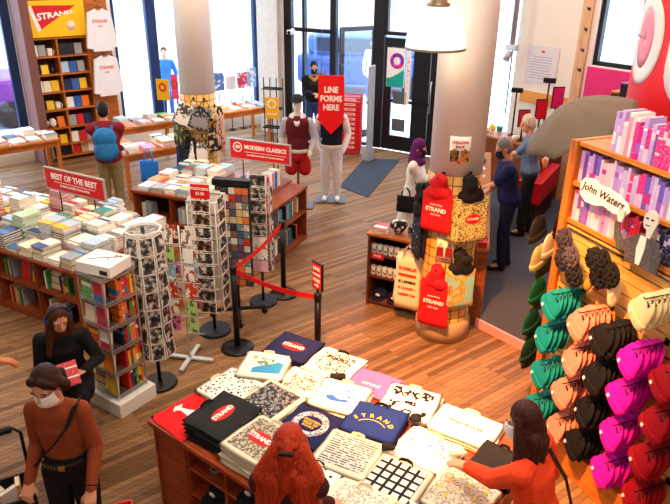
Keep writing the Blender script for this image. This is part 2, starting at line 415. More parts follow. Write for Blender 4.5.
# other walls, never in view but they hold the light
wall('wall_side', (5.3, 9.68), (7.6, 7.6), 132, L=3.1); wall('wall_east', (7.6, 7.6), (7.6, -3), 180); wall('wall_south', (7.6, -3), (-10.5, -3), 270); wall('wall_west', (-10.5, -3), LW, 0)
# grey carpet of the register platform with its step
pa, pb = at(478, 318, .1), at(545, 352, .1)
PQ = [(pa.x, pa.y), (pa.x + .9, pa.y + 5.0), (4.6, 9.9), (4.2, 7.2), (pb.x + .32, pb.y - .4), (pb.x, pb.y)]
struct(MB().prism(PQ, .1).build('floor_carpet', M('#4a4b56', .95, var=.15, sc=30, bmp=.4)))
ex = (pb - pa).normalized()
struct(MB().box(((pa.x + pb.x) / 2 - .012 + .15, (pa.y + pb.y) / 2 - .01 - .19, .05), ((pb - pa).length + .5, .03, .108), 0, rz=math.atan2(ex.y, ex.x)).build('trim_6', M('#d9a0a8', .5)))
# dark entrance mat
mt = [at(364, 159), at(400, 160), at(368, 197.5), at(339, 187)]
mo = MB().prism([(p.x, p.y) for p in mt], .012).build('door_mat', M('#39414f', .95, var=.2, sc=40, bmp=.5)); tag(mo, 'dark blue grey entrance mat lying before the glass doors', 'mat')

# ---------------------------------------------------------------- columns
def tile_mat():
    m, nt, b = nodes('glazed_yellow_tiles'); tc = nt.nodes.new('ShaderNodeTexCoord')
    br = nt.nodes.new('ShaderNodeTexBrick'); br.offset = 0; nt.links.new(tc.outputs['UV'], br.inputs[0]); br.inputs['Scale'].default_value = 1
    br.inputs['Brick Width'].default_value = .1; br.inputs['Row Height'].default_value = .1; br.inputs['Mortar Size'].default_value = .006
    br.inputs['Color1'].default_value = (*lin('#e8c26a'), 1); br.inputs['Color2'].default_value = (*lin('#d09a44'), 1); br.inputs['Mortar'].default_value = (*lin('#5e3812'), 1)
    nt.links.new(br.outputs[0], b.inputs['Base Color']); b.inputs['Roughness'].default_value = .3; return m
TILE = tile_mat()
def column(name, x, y, r):
    o = struct(MB().lathe([(0, 1.9), (r * .97, 1.9), (r * .97, 5.5), (0, 5.5)], n=40).build(name, M('#f4f0ec', .6, var=.02, sc=2), loc=(x, y, 0)))
    t = MB().lathe([(r, .22), (r, 1.9), (r * .97, 1.905)], n=40).mesh('tiling', TILE)
    uv = t.uv_layers.new(name='UVMap')
    for p in t.polygons:
        an = [math.atan2(t.vertices[t.loops[l].vertex_index].co.y, t.vertices[t.loops[l].vertex_index].co.x) for l in p.loop_indices]
        for l, a in zip(p.loop_indices, an):
            if max(an) - min(an) > PI and a < 0: a += 2 * PI
            uv.data[l].uv = (a * r, t.vertices[t.loops[l].vertex_index].co.z)
    mk('tiling', t, o)
    MB().lathe([(0, 0), (r * 1.09, 0), (r * 1.09, .2), (r * 1.0, .24), (0, .24)], n=40).build('plinth', M('#b59a76', .8, var=.2), o)
    return o
C1 = (1.215, 6.5); C2 = (-2.14, 10.3)
column('trim_7', *C1, .275); column('trim_8', *C2, .275)

# ---------------------------------------------------------------- outside the glass
struct(MB().box((0, 30, -.15), (90, 60, .1)).build('floor_street', M('#b9bcc4', .9, var=.1)))
def facade(name, loc, az, w, h, col, win, label):
    o = thing(name, label, 'building', loc, th(az))
    mb = MB().box((0, 1, h / 2), (w, 2, h)); mb.build('facade_wall', M(col, .8), o)
    for i in range(int(w / 2.4)):
        for j in range(int(h / 3.2)):
            f = MB().box((-w / 2 + 1.4 + i * 2.4, -.02, 1.7 + j * 3.2), (1.3, .1, 1.9)).build('window', M(win, .3), o)
    return o
facade('building', (-16, 27, -.1), 51, 22, 13, '#c4ccda', '#98a6c0', 'pale bleached building front across the street, seen through the left windows')
facade('building', (4, 33, -.1), 110, 20, 13, '#d2b0ac', '#bcc8da', 'reddish building front across the street beyond the glass entrance')
# parked van beyond the entrance
def van(label, loc, az, c1, c2):
    vn = thing('parked_van', label, 'vehicle', loc, th(az))
    MB().box((0, 0, .72), (4.4, 1.8, .85), bev=.12).build('body', M(c1, .35), vn)
    MB().box((-.3, 0, 1.42), (3.2, 1.6, .62), bev=.16).build('cabin', M(c2, .35), vn)
    for sy in (-1, 1): MB().box((-.3, sy * .79, 1.45), (2.7, .06, .4), bev=.02).build('side_window', M('#1b2740', .15), vn)
    for wx in (-1.4, 1.4):
        for wy in (-.85, .85): MB().cyl((wx, wy - .1, .32), (wx, wy + .1, .32), .32, n=20).build('wheel', M(BLACK), vn)
van('blue van parked in the street beyond the open glass door', (1.1, 21.0, -.1), 105, '#24407a', '#33508a')
van('purple car parked outside the far left window', (-9.4, 15.6, -.1), 51, '#6a2a7a', '#3a3f8a')
# anti-theft pedestal and door camera
sg_ = thing('security_gate', 'tall slim silver anti-theft pedestal inside the glass doors', 'gate', (.66, 13.05, 0), th(30))
MB().box((0, 0, .03), (.3, .16, .06), bev=.01).build('foot', M('#6a6c70', .4, .4), sg_); MB().box((0, 0, .98), (.24, .05, 1.84), bev=.02).build('antenna_panel', M('#a9adb2', .35, .3), sg_)
cm = thing('security_camera', 'small white security camera under the door transom', 'camera', ew(.32, -.02, 2.27), th(120))
MB().box((0, -.06, 0), (.13, .16, .09), bev=.015).build('housing', M('#e9eaec', .4), cm); MB().cyl((0, -.13, -.005), (0, -.16, -.005), .038, n=16).build('lens', M('#101114', .15), cm); MB().box((0, .0, .05), (.05, .06, .05)).build('bracket', M('#d0d2d4', .4), cm)
# ---------------------------------------------------------------- light
w = bpy.data.worlds.new('sky'); SC.world = w; w.use_nodes = True; wn = w.node_tree
bg = wn.nodes['Background']; bg.inputs[0].default_value = (.80, .90, 1.0, 1); bg.inputs[1].default_value = 9.5
def area(name, loc, rot, size, power, col):
    l = bpy.data.lights.new(name, 'AREA'); l.energy = power; l.color = col; l.shape = 'RECTANGLE'; l.size, l.size_y = size
    o = bpy.data.objects.new(name, l); COL.objects.link(o); o.location = loc; o.rotation_euler = rot; return o
WARM = (1, .74, .48)
for x, y in ((-4.5, 4.5), (-1.2, 4.6), (1.6, 4.2), (-4.8, 8.5), (-1.5, 8.3), (2.6, 7.4), (3.4, 3.2), (3.2, 10.5), (-4.0, 11.6), (0, 11.6)):
    area('ceiling_lamp', (x, y, 5.4), (0, 0, 0), (.9, .9), (8 if x < 0 else 22) if y < 5 else 54, WARM)
def spot(loc, target, power, col, ang=50, blend=.4, rad=.05):
    l = bpy.data.lights.new('spotlight', 'SPOT'); l.energy = power; l.color = col; l.spot_size = R(ang); l.spot_blend = blend; l.shadow_soft_size = rad
    o = bpy.data.objects.new('spotlight', l); COL.objects.link(o); o.location = loc
    o.rotation_euler = (Vector(target) - Vector(loc)).to_track_quat('-Z', 'Y').to_euler()
spot((.4, 2.6, 5.3), (.25, 4.1, .8), 400, (1, .86, .7), 46, .6)
spot((.3, 2.9, 5.3), (2.0, 4.4, 1.2), 420, (1, .72, .5), 46, .6)
spot((-.2, 2.8, 5.3), (1.3, 5.2, 0), 3600, (1, .34, .07), 40, .5)
spot((-1.6, 3.6, 5.3), (-2.6, 6.8, .8), 330, (1, .84, .66), 60, .6)
def fill_bulb(loc, power, col=(1, .86, .7)):
    l = bpy.data.lights.new('pendant_or_fill_bulb', 'POINT'); l.energy = power; l.color = col; l.shadow_soft_size = .15
    o = bpy.data.objects.new('pendant_or_fill_bulb', l); COL.objects.link(o); o.location = loc
for x, y, e_ in ((-2.4, .8, 26), (1.2, .8, 62), (-4.6, 4.2, 40), (3.6, 1.6, 62)): fill_bulb((x, y, 4.5), e_)  # unseen fill lights out of frame, added to brighten columns and walls
fill_bulb((-2.9, 7.8, 4.9), 110); fill_bulb((-.4, 9.2, 5.0), 60); fill_bulb((.5, 4.3, 5.1), 85)  # further fill added overhead without fixtures, to whiten the column faces
SC.view_settings.view_transform = 'Standard'; SC.view_settings.look = 'None'; SC.view_settings.exposure = .0; SC.view_settings.gamma = 1
# pendant lamp
pl = at(432, 47, 3.0); pl = thing('pendant_lamp', 'white dome pendant lamp hanging at the top centre before the column', 'lamp', (.846, 6.0, 3.13))
MB().lathe([(.0, .02), (.16, .01), (.255, .0), (.26, .02), (.255, .1), (.225, .2), (.165, .3), (.1, .345), (.0, .35)], n=32).build('lamp_shade', emis('#fffaf0', 1.25), pl)
MB().lathe([(0, .34), (.1, .34), (.1, .37), (.075, .38), (.07, .47), (.03, .49), (0, .49)], n=20).build('cap', M('#8a7a68', .4, .6), pl)
MB().lathe([(.256, -.004), (.264, -.004), (.266, .018), (.258, .018), (.256, -.004)], n=32).build('rim', M('#8d8a88', .4, .4), pl)
MB().cyl((0, 0, .48), (0, 0, 2.36), .012, n=8).build('rod', M('#8a7a68', .4, .6), pl)
l = bpy.data.lights.new('pendant_or_fill_bulb', 'POINT'); l.energy = 4; l.color = WARM; l.shadow_soft_size = .1
o = bpy.data.objects.new('pendant_or_fill_bulb', l); COL.objects.link(o); o.location = (.846, 6.0, 3.0)
# ---------------------------------------------------------------- books
PAPER = M('#efe8d8', .8, var=.08, sc=60)
PAL = {'white': '#f3f1ec', 'cream': '#efe3c2', 'pale blue': '#a9c9e6', 'blue': '#2c62b8', 'teal': '#1f8c8c', 'green': '#3f9a52', 'yellow': '#f2c62e',
       'orange': '#ee7a22', 'red': '#cf2228', 'pink': '#ef8fae', 'purple': '#6a3f9a', 'grey': '#9aa0a6', 'black': '#1d1d22', 'navy': '#1b2a55', 'tan': '#c79f70', 'mint green': '#a9dcb8'}
TABLEMIX = ['white'] * 11 + ['cream'] * 3 + ['pale blue'] * 3 + ['grey'] * 2 + ['blue', 'teal', 'green', 'yellow', 'orange', 'red', 'pink', 'black', 'navy', 'tan', 'mint green']
_bk = {}
def book_mesh(w, d, t, cov):
    """lying book: spine along -x, thickness along z, base at z = 0"""
    key = (round(w, 3), round(d, 3), round(t, 3), cov.name)
    if key not in _bk:
        c = .0028; mb = MB()
        mb.box((0, 0, c / 2), (w, d, c)).box((0, 0, t - c / 2), (w, d, c)).box((-w / 2 + c / 2, 0, t / 2), (c, d, t - 2 * c))
        mb.box((c * .2, 0, t / 2), (w - c * 3.5, d - c * 3, t - 2 * c), 1)
        _bk[key] = mb.mesh('book', [cov, PAPER])
    return _bk[key]
BOOKS = []
def book(w, d, t, col, loc, rot, label, group, top=False):
    """notes one book; the three hundred that show largest become objects at the end"""
    acc = random.choice(['#f5f2ea', '#202028', '#c8202a', '#e9b93a', '#3a6fb0']) if col not in ('white', 'cream') else random.choice(['#c9ccd2', '#2f4f80', '#b53038', '#6d6f76'])
    if 'right unit' in label: acc = random.choice(['#f4e4ee', '#e9c6da', '#d8c4ee', '#c03a8a', '#a05ac8'])
    big = (w * d) if (top or 'topmost' in label or 'facing' in label or 'alone' in label) else d * t * 1.3
    dist = (Vector(loc) - Vector((0, 0, CAM_H))).length
    px = cam.matrix_world.inverted() @ Vector(loc); u, v = 335 - FPX * px.x / px.z, 252 + FPX * px.y / px.z
    if not (-15 < u < 690 and -15 < v < 520): big *= .01
    BOOKS.append((big / dist ** 2, w, d, t, PAL.get(col, col), acc, random.randrange(5), tuple(loc), tuple(rot), label, group))
def Matrix_rot(a, lean=0.):
    # stands a lying book upright, spine towards local -y of a run that points along angle a
    m = Matrix.Rotation(a, 3, 'Z') @ Matrix.Rotation(lean, 3, 'Y') @ Matrix(((0, 0, 1), (1, 0, 0), (0, 1, 0)))
    return m.to_euler()
def topword(k, n): return 'topmost' if k == n - 1 else ('lowest' if k == 0 else ORD[n - 1 - k] + ' from top')
def pile(base, rz, n, w, d, t, cols, phrase, group, jit=.012):
    """books piled flat on base; returns the height of the pile"""
    z = base[2]; same = random.random() < .55; c0 = random.choice(cols); t0 = random.uniform(*t)
    for k in range(n):
        c = c0 if same else random.choice(cols); tt = round(t0 if same else random.uniform(*t), 3)
        a = rz + random.uniform(-.07, .07)
        book(w, d, tt, c, (base[0] + random.uniform(-jit, jit), base[1] + random.uniform(-jit, jit), z), (0, 0, a),
             f'{c} book, {topword(k, n) if n > 1 else "lying alone"}, {phrase}', group)
        z += tt + .0006
    return z
def local(org, az, x, y, z=0):
    v = Vector((org[0], org[1], 0)) + dirv(az) * x + dirv(az - 90) * y; return (v.x, v.y, z)
WOODR = wood('#9a4a22', '#6a2c12', 1., .4); WOODO = wood('#c4722e', '#9a4f1c', 1., .4); WOODB = wood('#7a4426', '#4c2612', 1., .4)
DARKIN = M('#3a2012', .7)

def book_table(name, label, org, az, L, W, Hh, m, shelves=2, bays=4, xdir=1):
    """table with open book bays below: origin at its near right corner, runs to local -x"""
    t = thing(name, label, 'table', (org[0], org[1], 0), th(az))
    MB().box((-L / 2, W / 2, Hh - .02), (L + .04, W + .04, .04), bev=.006).build('tabletop', m, t)
    for k, x in enumerate([-L + .015, -.015]): MB().box((x, W / 2, Hh / 2 - .02), (.03, W, Hh - .04)).build('side_panel', m, t)
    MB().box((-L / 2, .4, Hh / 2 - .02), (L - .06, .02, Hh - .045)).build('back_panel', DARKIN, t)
    for k in range(1, bays): MB().box((-L * k / bays, .2, Hh / 2 - .02), (.025, .38, Hh - .045)).build('divider', m, t)
    for z in ([.07, .42] if shelves == 2 else [.07]): MB().box((-L / 2, .2, z), (L - .06, .38, .025)).build('shelf', m, t)
    MB().box((-L / 2, .03, .03), (L - .06, .03, .06)).build('kick_board', m, t)
    return t
# bestseller table, front left
BT = (-2.72, 6.22); BAZ = 119
book_table('book_table', 'long wooden book table with open bays under the best of the best sign', BT, BAZ, 2.7, 1.45, .8, WOODR)
rowname = ['front row', 'second row', 'third row', 'fourth row', 'back row']
for r in range(5):
    for c in range(12):
        x, y = -.12 - c * .222, .145 + r * .29
        if r == 3 and -1.72 < x < -.6: continue
        n = random.choice([2, 3, 4, 6, 8, 9]) if r in (0, 4) else random.choice([4, 6, 8, 10, 11])
        if c > 7 and r > 2: n = random.choice([1, 2])
        if n > 6 and c in (0,) : n = 5
        p = local(BT, BAZ, x, y, .801)
        pile(p, th(BAZ), n, .185, .25, (.018, .036), TABLEMIX,
             f'{ORD[11 - c]} pile from left, {rowname[r]}, best-of-best table', 'books piled on the best of the best table')
# books standing and lying in the bays under it
bi = 0
for bay in range(4):
    for sh, z in enumerate((.0835, .4335)):
        x = -.68 - bay * .675 + .06; k = 0; right = -bay * .675 - .05
        while x < right - .05 and k < 7:
            mode = random.random()
            if mode < .25:
                w = .16; p = local(BT, BAZ, x + .08, .17, z); c = random.choice(['white', 'cream', 'green', 'orange', 'red', 'pale blue'])
                a = th(BAZ)
                book(.15, .2, .02, c, local(BT, BAZ, x + .09, .14, z + .1), (R(80), 0, a), f'{c} book facing out, {["lower", "upper"][sh]} shelf, {ORD[3 - bay]} bay, spot {ORD[k]}', 'books facing out under the best of the best table')
                x += .19
            else:
                tt = random.choice([.02, .028, .034]); c = random.choice(['black', 'navy', 'cream', 'white', 'orange', 'green', 'grey', 'tan'])
                book(.15, .21, tt, c, local(BT, BAZ, x + tt, .14, z + .105), Matrix_rot(th(BAZ)), f'{c} upright book, {["lower", "upper"][sh]} shelf, {ORD[3 - bay]} bay, best-of-best table, place {ORD[k]}', 'upright books under the best of the best table')
                x += tt + .004 + (.07 if random.random() < .2 else 0)
            k += 1
# ---------------------------------------------------------------- table signs
SIGNRED = M('#dd1620', .5); WT = M('#fbf8f2', .6, var=.02); DKMET = M('#222328', .4, .5)
def table_sign(name, label, org, az, x0, x1, z0, z1, zb, main, sub, y, ms, disc=False):
    t = thing(name, label, 'sign', local(org, az, (x0 + x1) / 2, y, zb), th(az)); w, h = x1 - x0, z1 - z0; zc = (z0 + z1) / 2 - zb
    MB().box((0, 0, zc), (w, .02, h), bev=.004).build('sign_board', SIGNRED, t)
    f = MB().box((0, 0, zc + h / 2 + .008), (w + .03, .03, .016)).box((-w / 2 - .008, 0, zc), (.016, .03, h)).box((w / 2 + .008, 0, zc), (.016, .03, h)).box((0, 0, zc - h / 2 - .008), (w + .03, .03, .016))
    f.build('sign_frame', M('#b8b4ae', .4, .4), t)
    for sx in (-w * .3, w * .3): MB().cyl((sx, .005, 0), (sx, .005, z0 - zb), .008, n=8).build('post', DKMET, t)
    for sx in (-w * .3, w * .3): MB().box((sx, .005, .006), (.06, .09, .012)).build('foot', DKMET, t)
    dx = .09 if disc else 0
    txt(main, ms, WT, t, (dx, -.011, zc + h * .15), (PI / 2, 0, 0), bold=.003, sx=.94)
    txt(sub, ms * .34, WT, t, (dx, -.011, zc - h * .27), (PI / 2, 0, 0), bold=.001)
    MB().box((dx, -.011, zc - h * .11), (w * .7, .003, .006)).build('rule_line', WT, t)
    if disc: MB().lathe([(.058, 0), (.075, 0), (.075, .003), (.058, .003), (.058, 0)], n=28).build('round_emblem', WT, t, (-w / 2 + .12, -.011, zc + .03), rot=(PI / 2, 0, 0)); txt('80', .07, WT, t, (-w / 2 + .12, -.011, zc + .03), (PI / 2, 0, 0), 'emblem_lettering', bold=.002)
table_sign('table_sign', 'red framed sign reading best of the best standing among piled books', BT, BAZ, -1.66, -.645, 1.13, 1.385, .81, 'BEST OF THE BEST', 'FICTION, NONFICTION & MORE', 1.1, .104)
# modern classics table
MT = (-1.15, 8.05)
book_table('book_table', 'wooden book table with bays, under the modern classics sign by the tiled column', MT, 112, 1.8, 1.3, .85, WOODR, bays=3)
for r in range(5):
    for c in range(8):
        x, y = -.12 - c * .215, .135 + r * .25
        if y > .85 and x > -.95: continue
        n = random.choice([2, 3, 4, 5]) if r < 3 else random.choice([4, 5, 6])
        p = local(MT, 112, x, y, .851)
        if c == 0: continue
        pile(p, th(112), n, .175, .235, (.016, .03), TABLEMIX + ['red', 'blue', 'orange'], f'{ORD[7 - c]} pile from left, {rowname[r]}, modern classics table', 'books piled on the modern classics table')
table_sign('table_sign', 'red framed sign reading modern classics with a round emblem', MT, 112, -.87, .08, 1.13, 1.4, .851, 'MODERN CLASSICS', 'ALL-TIME FAVOURITES OF THE 20TH CENTURY', 1.13, .082, True)
# books standing spine-out along its right end
y = .1; k = 0
while y < 1.0:
    tt = random.choice([.022, .03, .036]); c = random.choice(['white', 'white', 'cream', 'pale blue', 'grey', 'red', 'teal', 'blue'])
    p = local(MT, 112, -.1, y, .851 + .115)
    book(.15, .23, tt, c, p, Matrix_rot(th(112) + PI / 2), f'{c} upright book, {ORD[k]} from front, right end of modern classics table', 'upright books on the right end of the modern classics table'); y += tt + .004; k += 1
# shelf on the right end of the table
t = thing('end_shelf', 'wooden shelf unit against the right end of the modern classics table', 'shelf', local(MT, 112, .03, .05), th(112) + PI / 2)
MB().box((.58, -.13, .03), (1.2, .26, .06)).box((.58, -.13, .44), (1.2, .26, .025)).box((.58, -.13, .80), (1.24, .28, .03)).build('shelves', WOODR, t)
for x in (0, 1.17): MB().box((x, -.13, .4), (.03, .26, .78)).build('side_panel', WOODR, t)
MB().box((.58, -.008, .4), (1.16, .015, .78)).build('back_panel', DARKIN, t)
for sh, z in enumerate((.061, .4535)):
    y = .08; k = 0
    while y < 1.1 and k < 20:
        tt = random.choice([.024, .032, .04]); c = random.choice(['white', 'cream', 'black', 'red', 'grey', 'teal', 'navy'])
        book(.14, .22, tt, c, local(MT, 112, .03 + .12, .05 + y, z + .111), Matrix_rot(th(112) + PI / 2), f'{c} book, {ORD[k]} from front, {["lower", "upper"][sh]} shelf at the right end of modern classics', 'books in the shelf on the table end'); y += tt + .004 + (.1 if random.random() < .15 else 0); k += 1
# small books in the front bays of modern classics
for bay in range(3):
    x = -.6 * bay - .52
    for k in range(random.choice([4, 6])):
        tt = random.choice([.02, .03]); c = random.choice(['white', 'pale blue', 'grey', 'cream', 'red'])
        book(.14, .21, tt, c, local(MT, 112, x, .14, .4335 + .105), Matrix_rot(th(112)), f'{c} upright book, place {ORD[k]}, {ORD[2 - bay]} bay from left under modern classics', 'books in the bays under modern classics'); x += tt + .005
# ---------------------------------------------------------------- window tables
def plain_table(name, label, loc, az, L, W, Hh, m, legs=True, drawer=False):
    t = thing(name, label, 'table', loc, th(az))
    MB().box((0, 0, Hh - .02), (L, W, .04), bev=.006).build('tabletop', m, t)
    MB().box((0, 0, Hh - .09), (L - .1, W - .1, .1)).build('apron', m, t)
    for sx in (-1, 1):
        for sy in (-1, 1): MB().box((sx * (L / 2 - .06), sy * (W / 2 - .06), (Hh - .04) / 2), (.06, .06, Hh - .04)).build('leg', m, t)
    return t
ORW = wood('#e08a3a', '#b8602a', 1., .4)
plain_table('display_table', 'orange wood display table in the window right of the left column', (-2.15, 14.35, 0), 51, 1.3, .8, .8, ORW)
plain_table('display_table', 'wooden display table piled with magazines before the left window', (-3.85, 12.85, 0), 51, 1.5, .7, .8, WOODO)
plain_table('display_table', 'wooden table beside the person with the blue backpack', (-3.15, 11.15, 0), 51, 1.3, .6, .8, WOODO)
plain_table('display_table', 'orange wood book table at the far left under the left window', (-6.0, 11.2, 0), 51, 2.2, .8, .78, WOODO)
plain_table('display_table', 'low wooden book table at the left edge in front of the pier', (-5.5, 9.35, 0), 112, 1.5, .7, .6, WOODO)
for (cx, cy, az, L, W, z, nx, ny, ph) in ((-2.15, 14.35, 51, 1.3, .8, .8, 4, 2, 'orange window table'), (-3.85, 12.85, 51, 1.5, .7, .8, 5, 2, 'left window magazine table'), (-3.15, 11.15, 51, 1.3, .6, .8, 4, 2, 'table beside the backpack'),
                                   (-6.0, 11.2, 51, 2.2, .8, .78, 8, 2, 'far left book table'), (-5.5, 9.35, 112, 1.5, .7, .6, 5, 2, 'low left edge table')):
    for i in range(nx):
        for j in range(ny):
            p = local((cx, cy), az, -L / 2 + (i + .5) * L / nx, -W / 2 + (j + .5) * W / ny, z + .001)
            n = random.choice([1, 2, 3]) if 'window' in ph else random.choice([1, 3, 5])
            pile(p, th(az) + random.uniform(-.1, .1), n, .2, .26, (.012, .034), TABLEMIX + ['orange', 'yellow', 'white', 'green', 'red'] , f'{ORD[i]} pile along, {["front", "rear"][j]} row, {ph}', 'books on the ' + ph)
# ---------------------------------------------------------------- tall bookcase at the left
BC = (-5.79, 12.52)
def bl(x, y, z): return local(BC, 51, x, y, z)
bc = thing('tall_bookcase', 'tall two-column wooden bookcase with yellow header at the left wall', 'bookcase', (BC[0], BC[1], 0), th(51))
ZS = [.08, .32, .65, 1.0, 1.34, 1.67, 2.0, 2.33]
MB().box((.14, .15, 1.5), (.04, .3, 3.0)).build('side_panel', WOODB, bc); MB().box((1.25, .15, 1.5), (.04, .3, 3.0)).build('side_panel', WOODO, bc)
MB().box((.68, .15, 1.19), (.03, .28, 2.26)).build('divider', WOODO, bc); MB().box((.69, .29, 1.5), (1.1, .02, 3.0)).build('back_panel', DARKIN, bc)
for z in ZS: MB().box((.69, .145, z), (1.08, .28, .028)).build('shelf', WOODO, bc)
hd = MB().box((.69, -.005, 2.68), (1.15, .02, .64)).build('header_sign', M('#f7c51a', .5, var=.03), bc)
MB().prism([(-.38, .22), (-.26, -.2), (.42, .2)], .004).build('pennant', M('#d2202a', .5), hd, (.69, -.017, 2.7), rot=(PI / 2, 0, 0))
MB().prism([(-.44, .2), (-.37, .22), (-.25, -.2), (-.32, -.24)], .004).build('pennant_band', WT, hd, (.69, -.017, 2.7), rot=(PI / 2, 0, 0))
txt('STRAND', .17, WT, hd, (.72, -.023, 2.75), (PI / 2, 0, 0), 'pennant_lettering', bold=.006, curve=lambda c: (c.x * 1.0, c.y * (1.0 - .9 * (c.x + .32)) + (c.x) * .12, c.z))
MB().lathe([(0, 0), (.085, 0), (.085, .004), (0, .004)], n=24).build('round_seal', M('#f5dcc4', .5), hd, (.98, -.016, 2.55), rot=(PI / 2, 0, 0))
cells = {(0, 6): ['white', 'grey', 'mug'], (1, 6): ['black', 'magblk', 'grey'], (0, 5): ['black', 'yellowbk', 'jug'], (1, 5): ['pale blue', 'blue', 'grey'], (0, 4): ['white', 'cream', 'yellow'], (1, 4): ['navy', 'blue', 'yellow'],
         (0, 3): ['black', 'yellowbk', 'mug'], (1, 3): ['white', 'blue', 'orange'], (0, 2): ['skull', 'skull', 'orange'], (1, 2): ['grey', 'redart', 'navy'], (0, 1): ['grey', 'red', 'yellowbk'], (1, 1): ['white', 'red', 'grey'], (0, 0): ['grey', 'black', 'black'], (1, 0): ['red', 'tan', 'white']}
rn_ = ['bottom row', 'second row up', 'third row up', 'fourth row up', 'fifth row up', 'sixth row up', 'top row']
MUGW = M('#f0ece6', .3)
def mug(loc, rz, mat, label, group, r=.04, h=.095):
    m = thing('mug', label, 'mug', loc, rz, group)
    MB().lathe([(0, 0), (r * .95, 0), (r, .008), (r, h), (r * .9, h), (r * .88, .01), (0, .01)], n=16).build('cup', mat, m)
    MB().tube([(r * .95, 0, h * .8), (r * 1.6, 0, h * .78), (r * 1.75, 0, h * .5), (r * 1.5, 0, h * .22), (r * .95, 0, h * .2)], .007, 6).build('handle', mat, m)
    return m
for (c, r_), items in cells.items():
    zb = ZS[r_] + .0145 if r_ < 7 else 0
    for i, it in enumerate(items):
        x = .255 + c * .53 + i * .15; wh = f'{["left", "middle", "right"][i]} of the {rn_[r_]}, {["left", "right"][c]} column, tall bookcase'
        if it in ('mug', 'jug'): mug(bl(x, .12, zb), 0, MUGW if it == 'mug' else M(BLACK, .3), f'{"white" if it == "mug" else "black"} mug, {wh}', 'mugs in the tall bookcase', .05, .13)
        elif it == 'skull':
            tag(MB().sph((0, 0, .09), (.075, .07, .09)).sph((.04, -.05, .05), .03).build('plush_ball', pattern('#f2f0ee', '#1a1a1a', 'dots', 2), None, bl(x, .13, zb)), f'black and white patterned soft ball, {wh}', 'toy', 'patterned soft balls in the bookcase')
        else:
            cc = {'yellowbk': 'yellow', 'magblk': 'black', 'redart': 'red'}.get(it, it)
            book(.135, .2 if it != 'yellowbk' else .17, .03, cc, bl(x, .1, zb + (.1 if it != 'yellowbk' else .085)), (R(82), 0, th(51) + random.uniform(-.15, .15)), f'{cc} book facing out, {wh}', 'books facing out in the tall bookcase')
# panel with hanging sweatshirts
pn = thing('slat_panel', 'narrow wooden panel right of the tall bookcase holding white sweatshirts', 'panel', bl(1.51, .1, 0), th(51))
MB().box((0, 0, 1.5), (.46, .04, 3.0)).build('board', WOODO, pn)
for z in (3.0, 1.9): MB().tube([(-.02, -.02, z - .02), (-.02, -.16, z - .02)], .01, 6).build('peg', DKMET, pn)
def sweatshirt(label, x, zt, grp):
    s = thing('sweatshirt', label, 'clothing', bl(x, -.09, zt), th(51), grp)
    W_ = M('#e9eaf0', .9, var=.05); s.scale = (1.12, 1, 1.14)
    MB().prism([(-.07, 0), (-.2, -.06), (-.27, -.62), (-.17, -.64), (-.16, -.2), (-.17, -.68), (.17, -.68), (.16, -.2), (.17, -.64), (.27, -.62), (.2, -.06), (.07, 0), (.04, -.03), (-.04, -.03)], .07).build('body', W_, s, (0, .03, 0), rot=(PI / 2, 0, 0))
    MB().tube([(-.07, -.01, .0), (-.04, -.035, -.035), (.04, -.035, -.035), (.07, -.01, .0)], .012, 6).build('collar', M('#d5d7e0', .9), s)
    txt('STRAND', .07, M('#d8606a'), s, (0, -.042, -.2), (PI / 2, 0, 0), bold=.002); txt('NYC', .04, M('#d8606a'), s, (0, -.042, -.28), (PI / 2, 0, 0), bold=.001)
    MB().tube([(-.18, 0, -.03), (0, 0, .03), (.18, 0, -.03)], .006, 6).tube([(0, 0, .03), (0, .0, .06), (0, .01, .075)], .004, 6).build('hanger', DKMET, s)
sweatshirt('upper of two white sweatshirts hanging on the panel by the tall bookcase', 1.5, 2.83, 'white sweatshirts on the panel'); sweatshirt('lower of two white sweatshirts hanging on the panel by the tall bookcase', 1.52, 1.97, 'white sweatshirts on the panel')
# yellow posters in the left window, pink banner
for nm, lab, px, py, z, w_, h_, c_, az_ in (('window_poster', 'yellow poster standing in the left window behind the magazines', 146, 83, 1.1, .3, .42, '#f5c61c', 110), ('window_poster', 'pink strip poster beside the yellow poster in the left window', 152, 78, 1.1, .16, .5, '#e84a9a', 110)):
    p = at(px, py + 10, z); o = MB().box((0, 0, 0), (w_, .01, h_)).build(nm, M(c_, .5), None, (-3.55 + (.22 if 'pink' in lab else 0), 13.7 + (.12 if 'pink' in lab else 0), 1.05 + h_ / 2), th(az_)); tag(o, lab, 'poster')
    if 'yellow' in lab: MB().lathe([(.05, 0), (.09, 0), (.09, .003), (.05, .003), (.05, 0)], n=20).build('round_emblem', M('#d23a2a'), o, (0, -.006, .05), rot=(PI / 2, 0, 0))
    MB().box((0, .06, -h_ / 2 - .12), (.03, .02, .26)).build('prop_stand', DKMET, o)
# yellow sign on black stand by the pier
p = at(272, 108, 1.3)
s = thing('stand_sign', 'small yellow sign with round emblem on a thin black stand', 'sign', (p.x, p.y, 0), th(105))
MB().box((0, 0, 1.3), (.26, .015, .38), bev=.003).build('sign_board', M('#f2b21c', .5), s)
MB().lathe([(.055, 0), (.085, 0), (.085, .003), (.055, .003), (.055, 0)], n=24).build('round_emblem', M('#f6ead0'), s, (0, -.009, 1.37), rot=(PI / 2, 0, 0))
txt('STRAND', .05, M('#fbf3df'), s, (0, -.009, 1.19), (PI / 2, 0, 0), bold=.001)
MB().cyl((0, .015, .02), (0, .015, 1.2), .012, n=8).build('pole', DKMET, s); MB().cyl((0, .015, 0), (0, .015, .02), .14, n=20).build('base', DKMET, s)
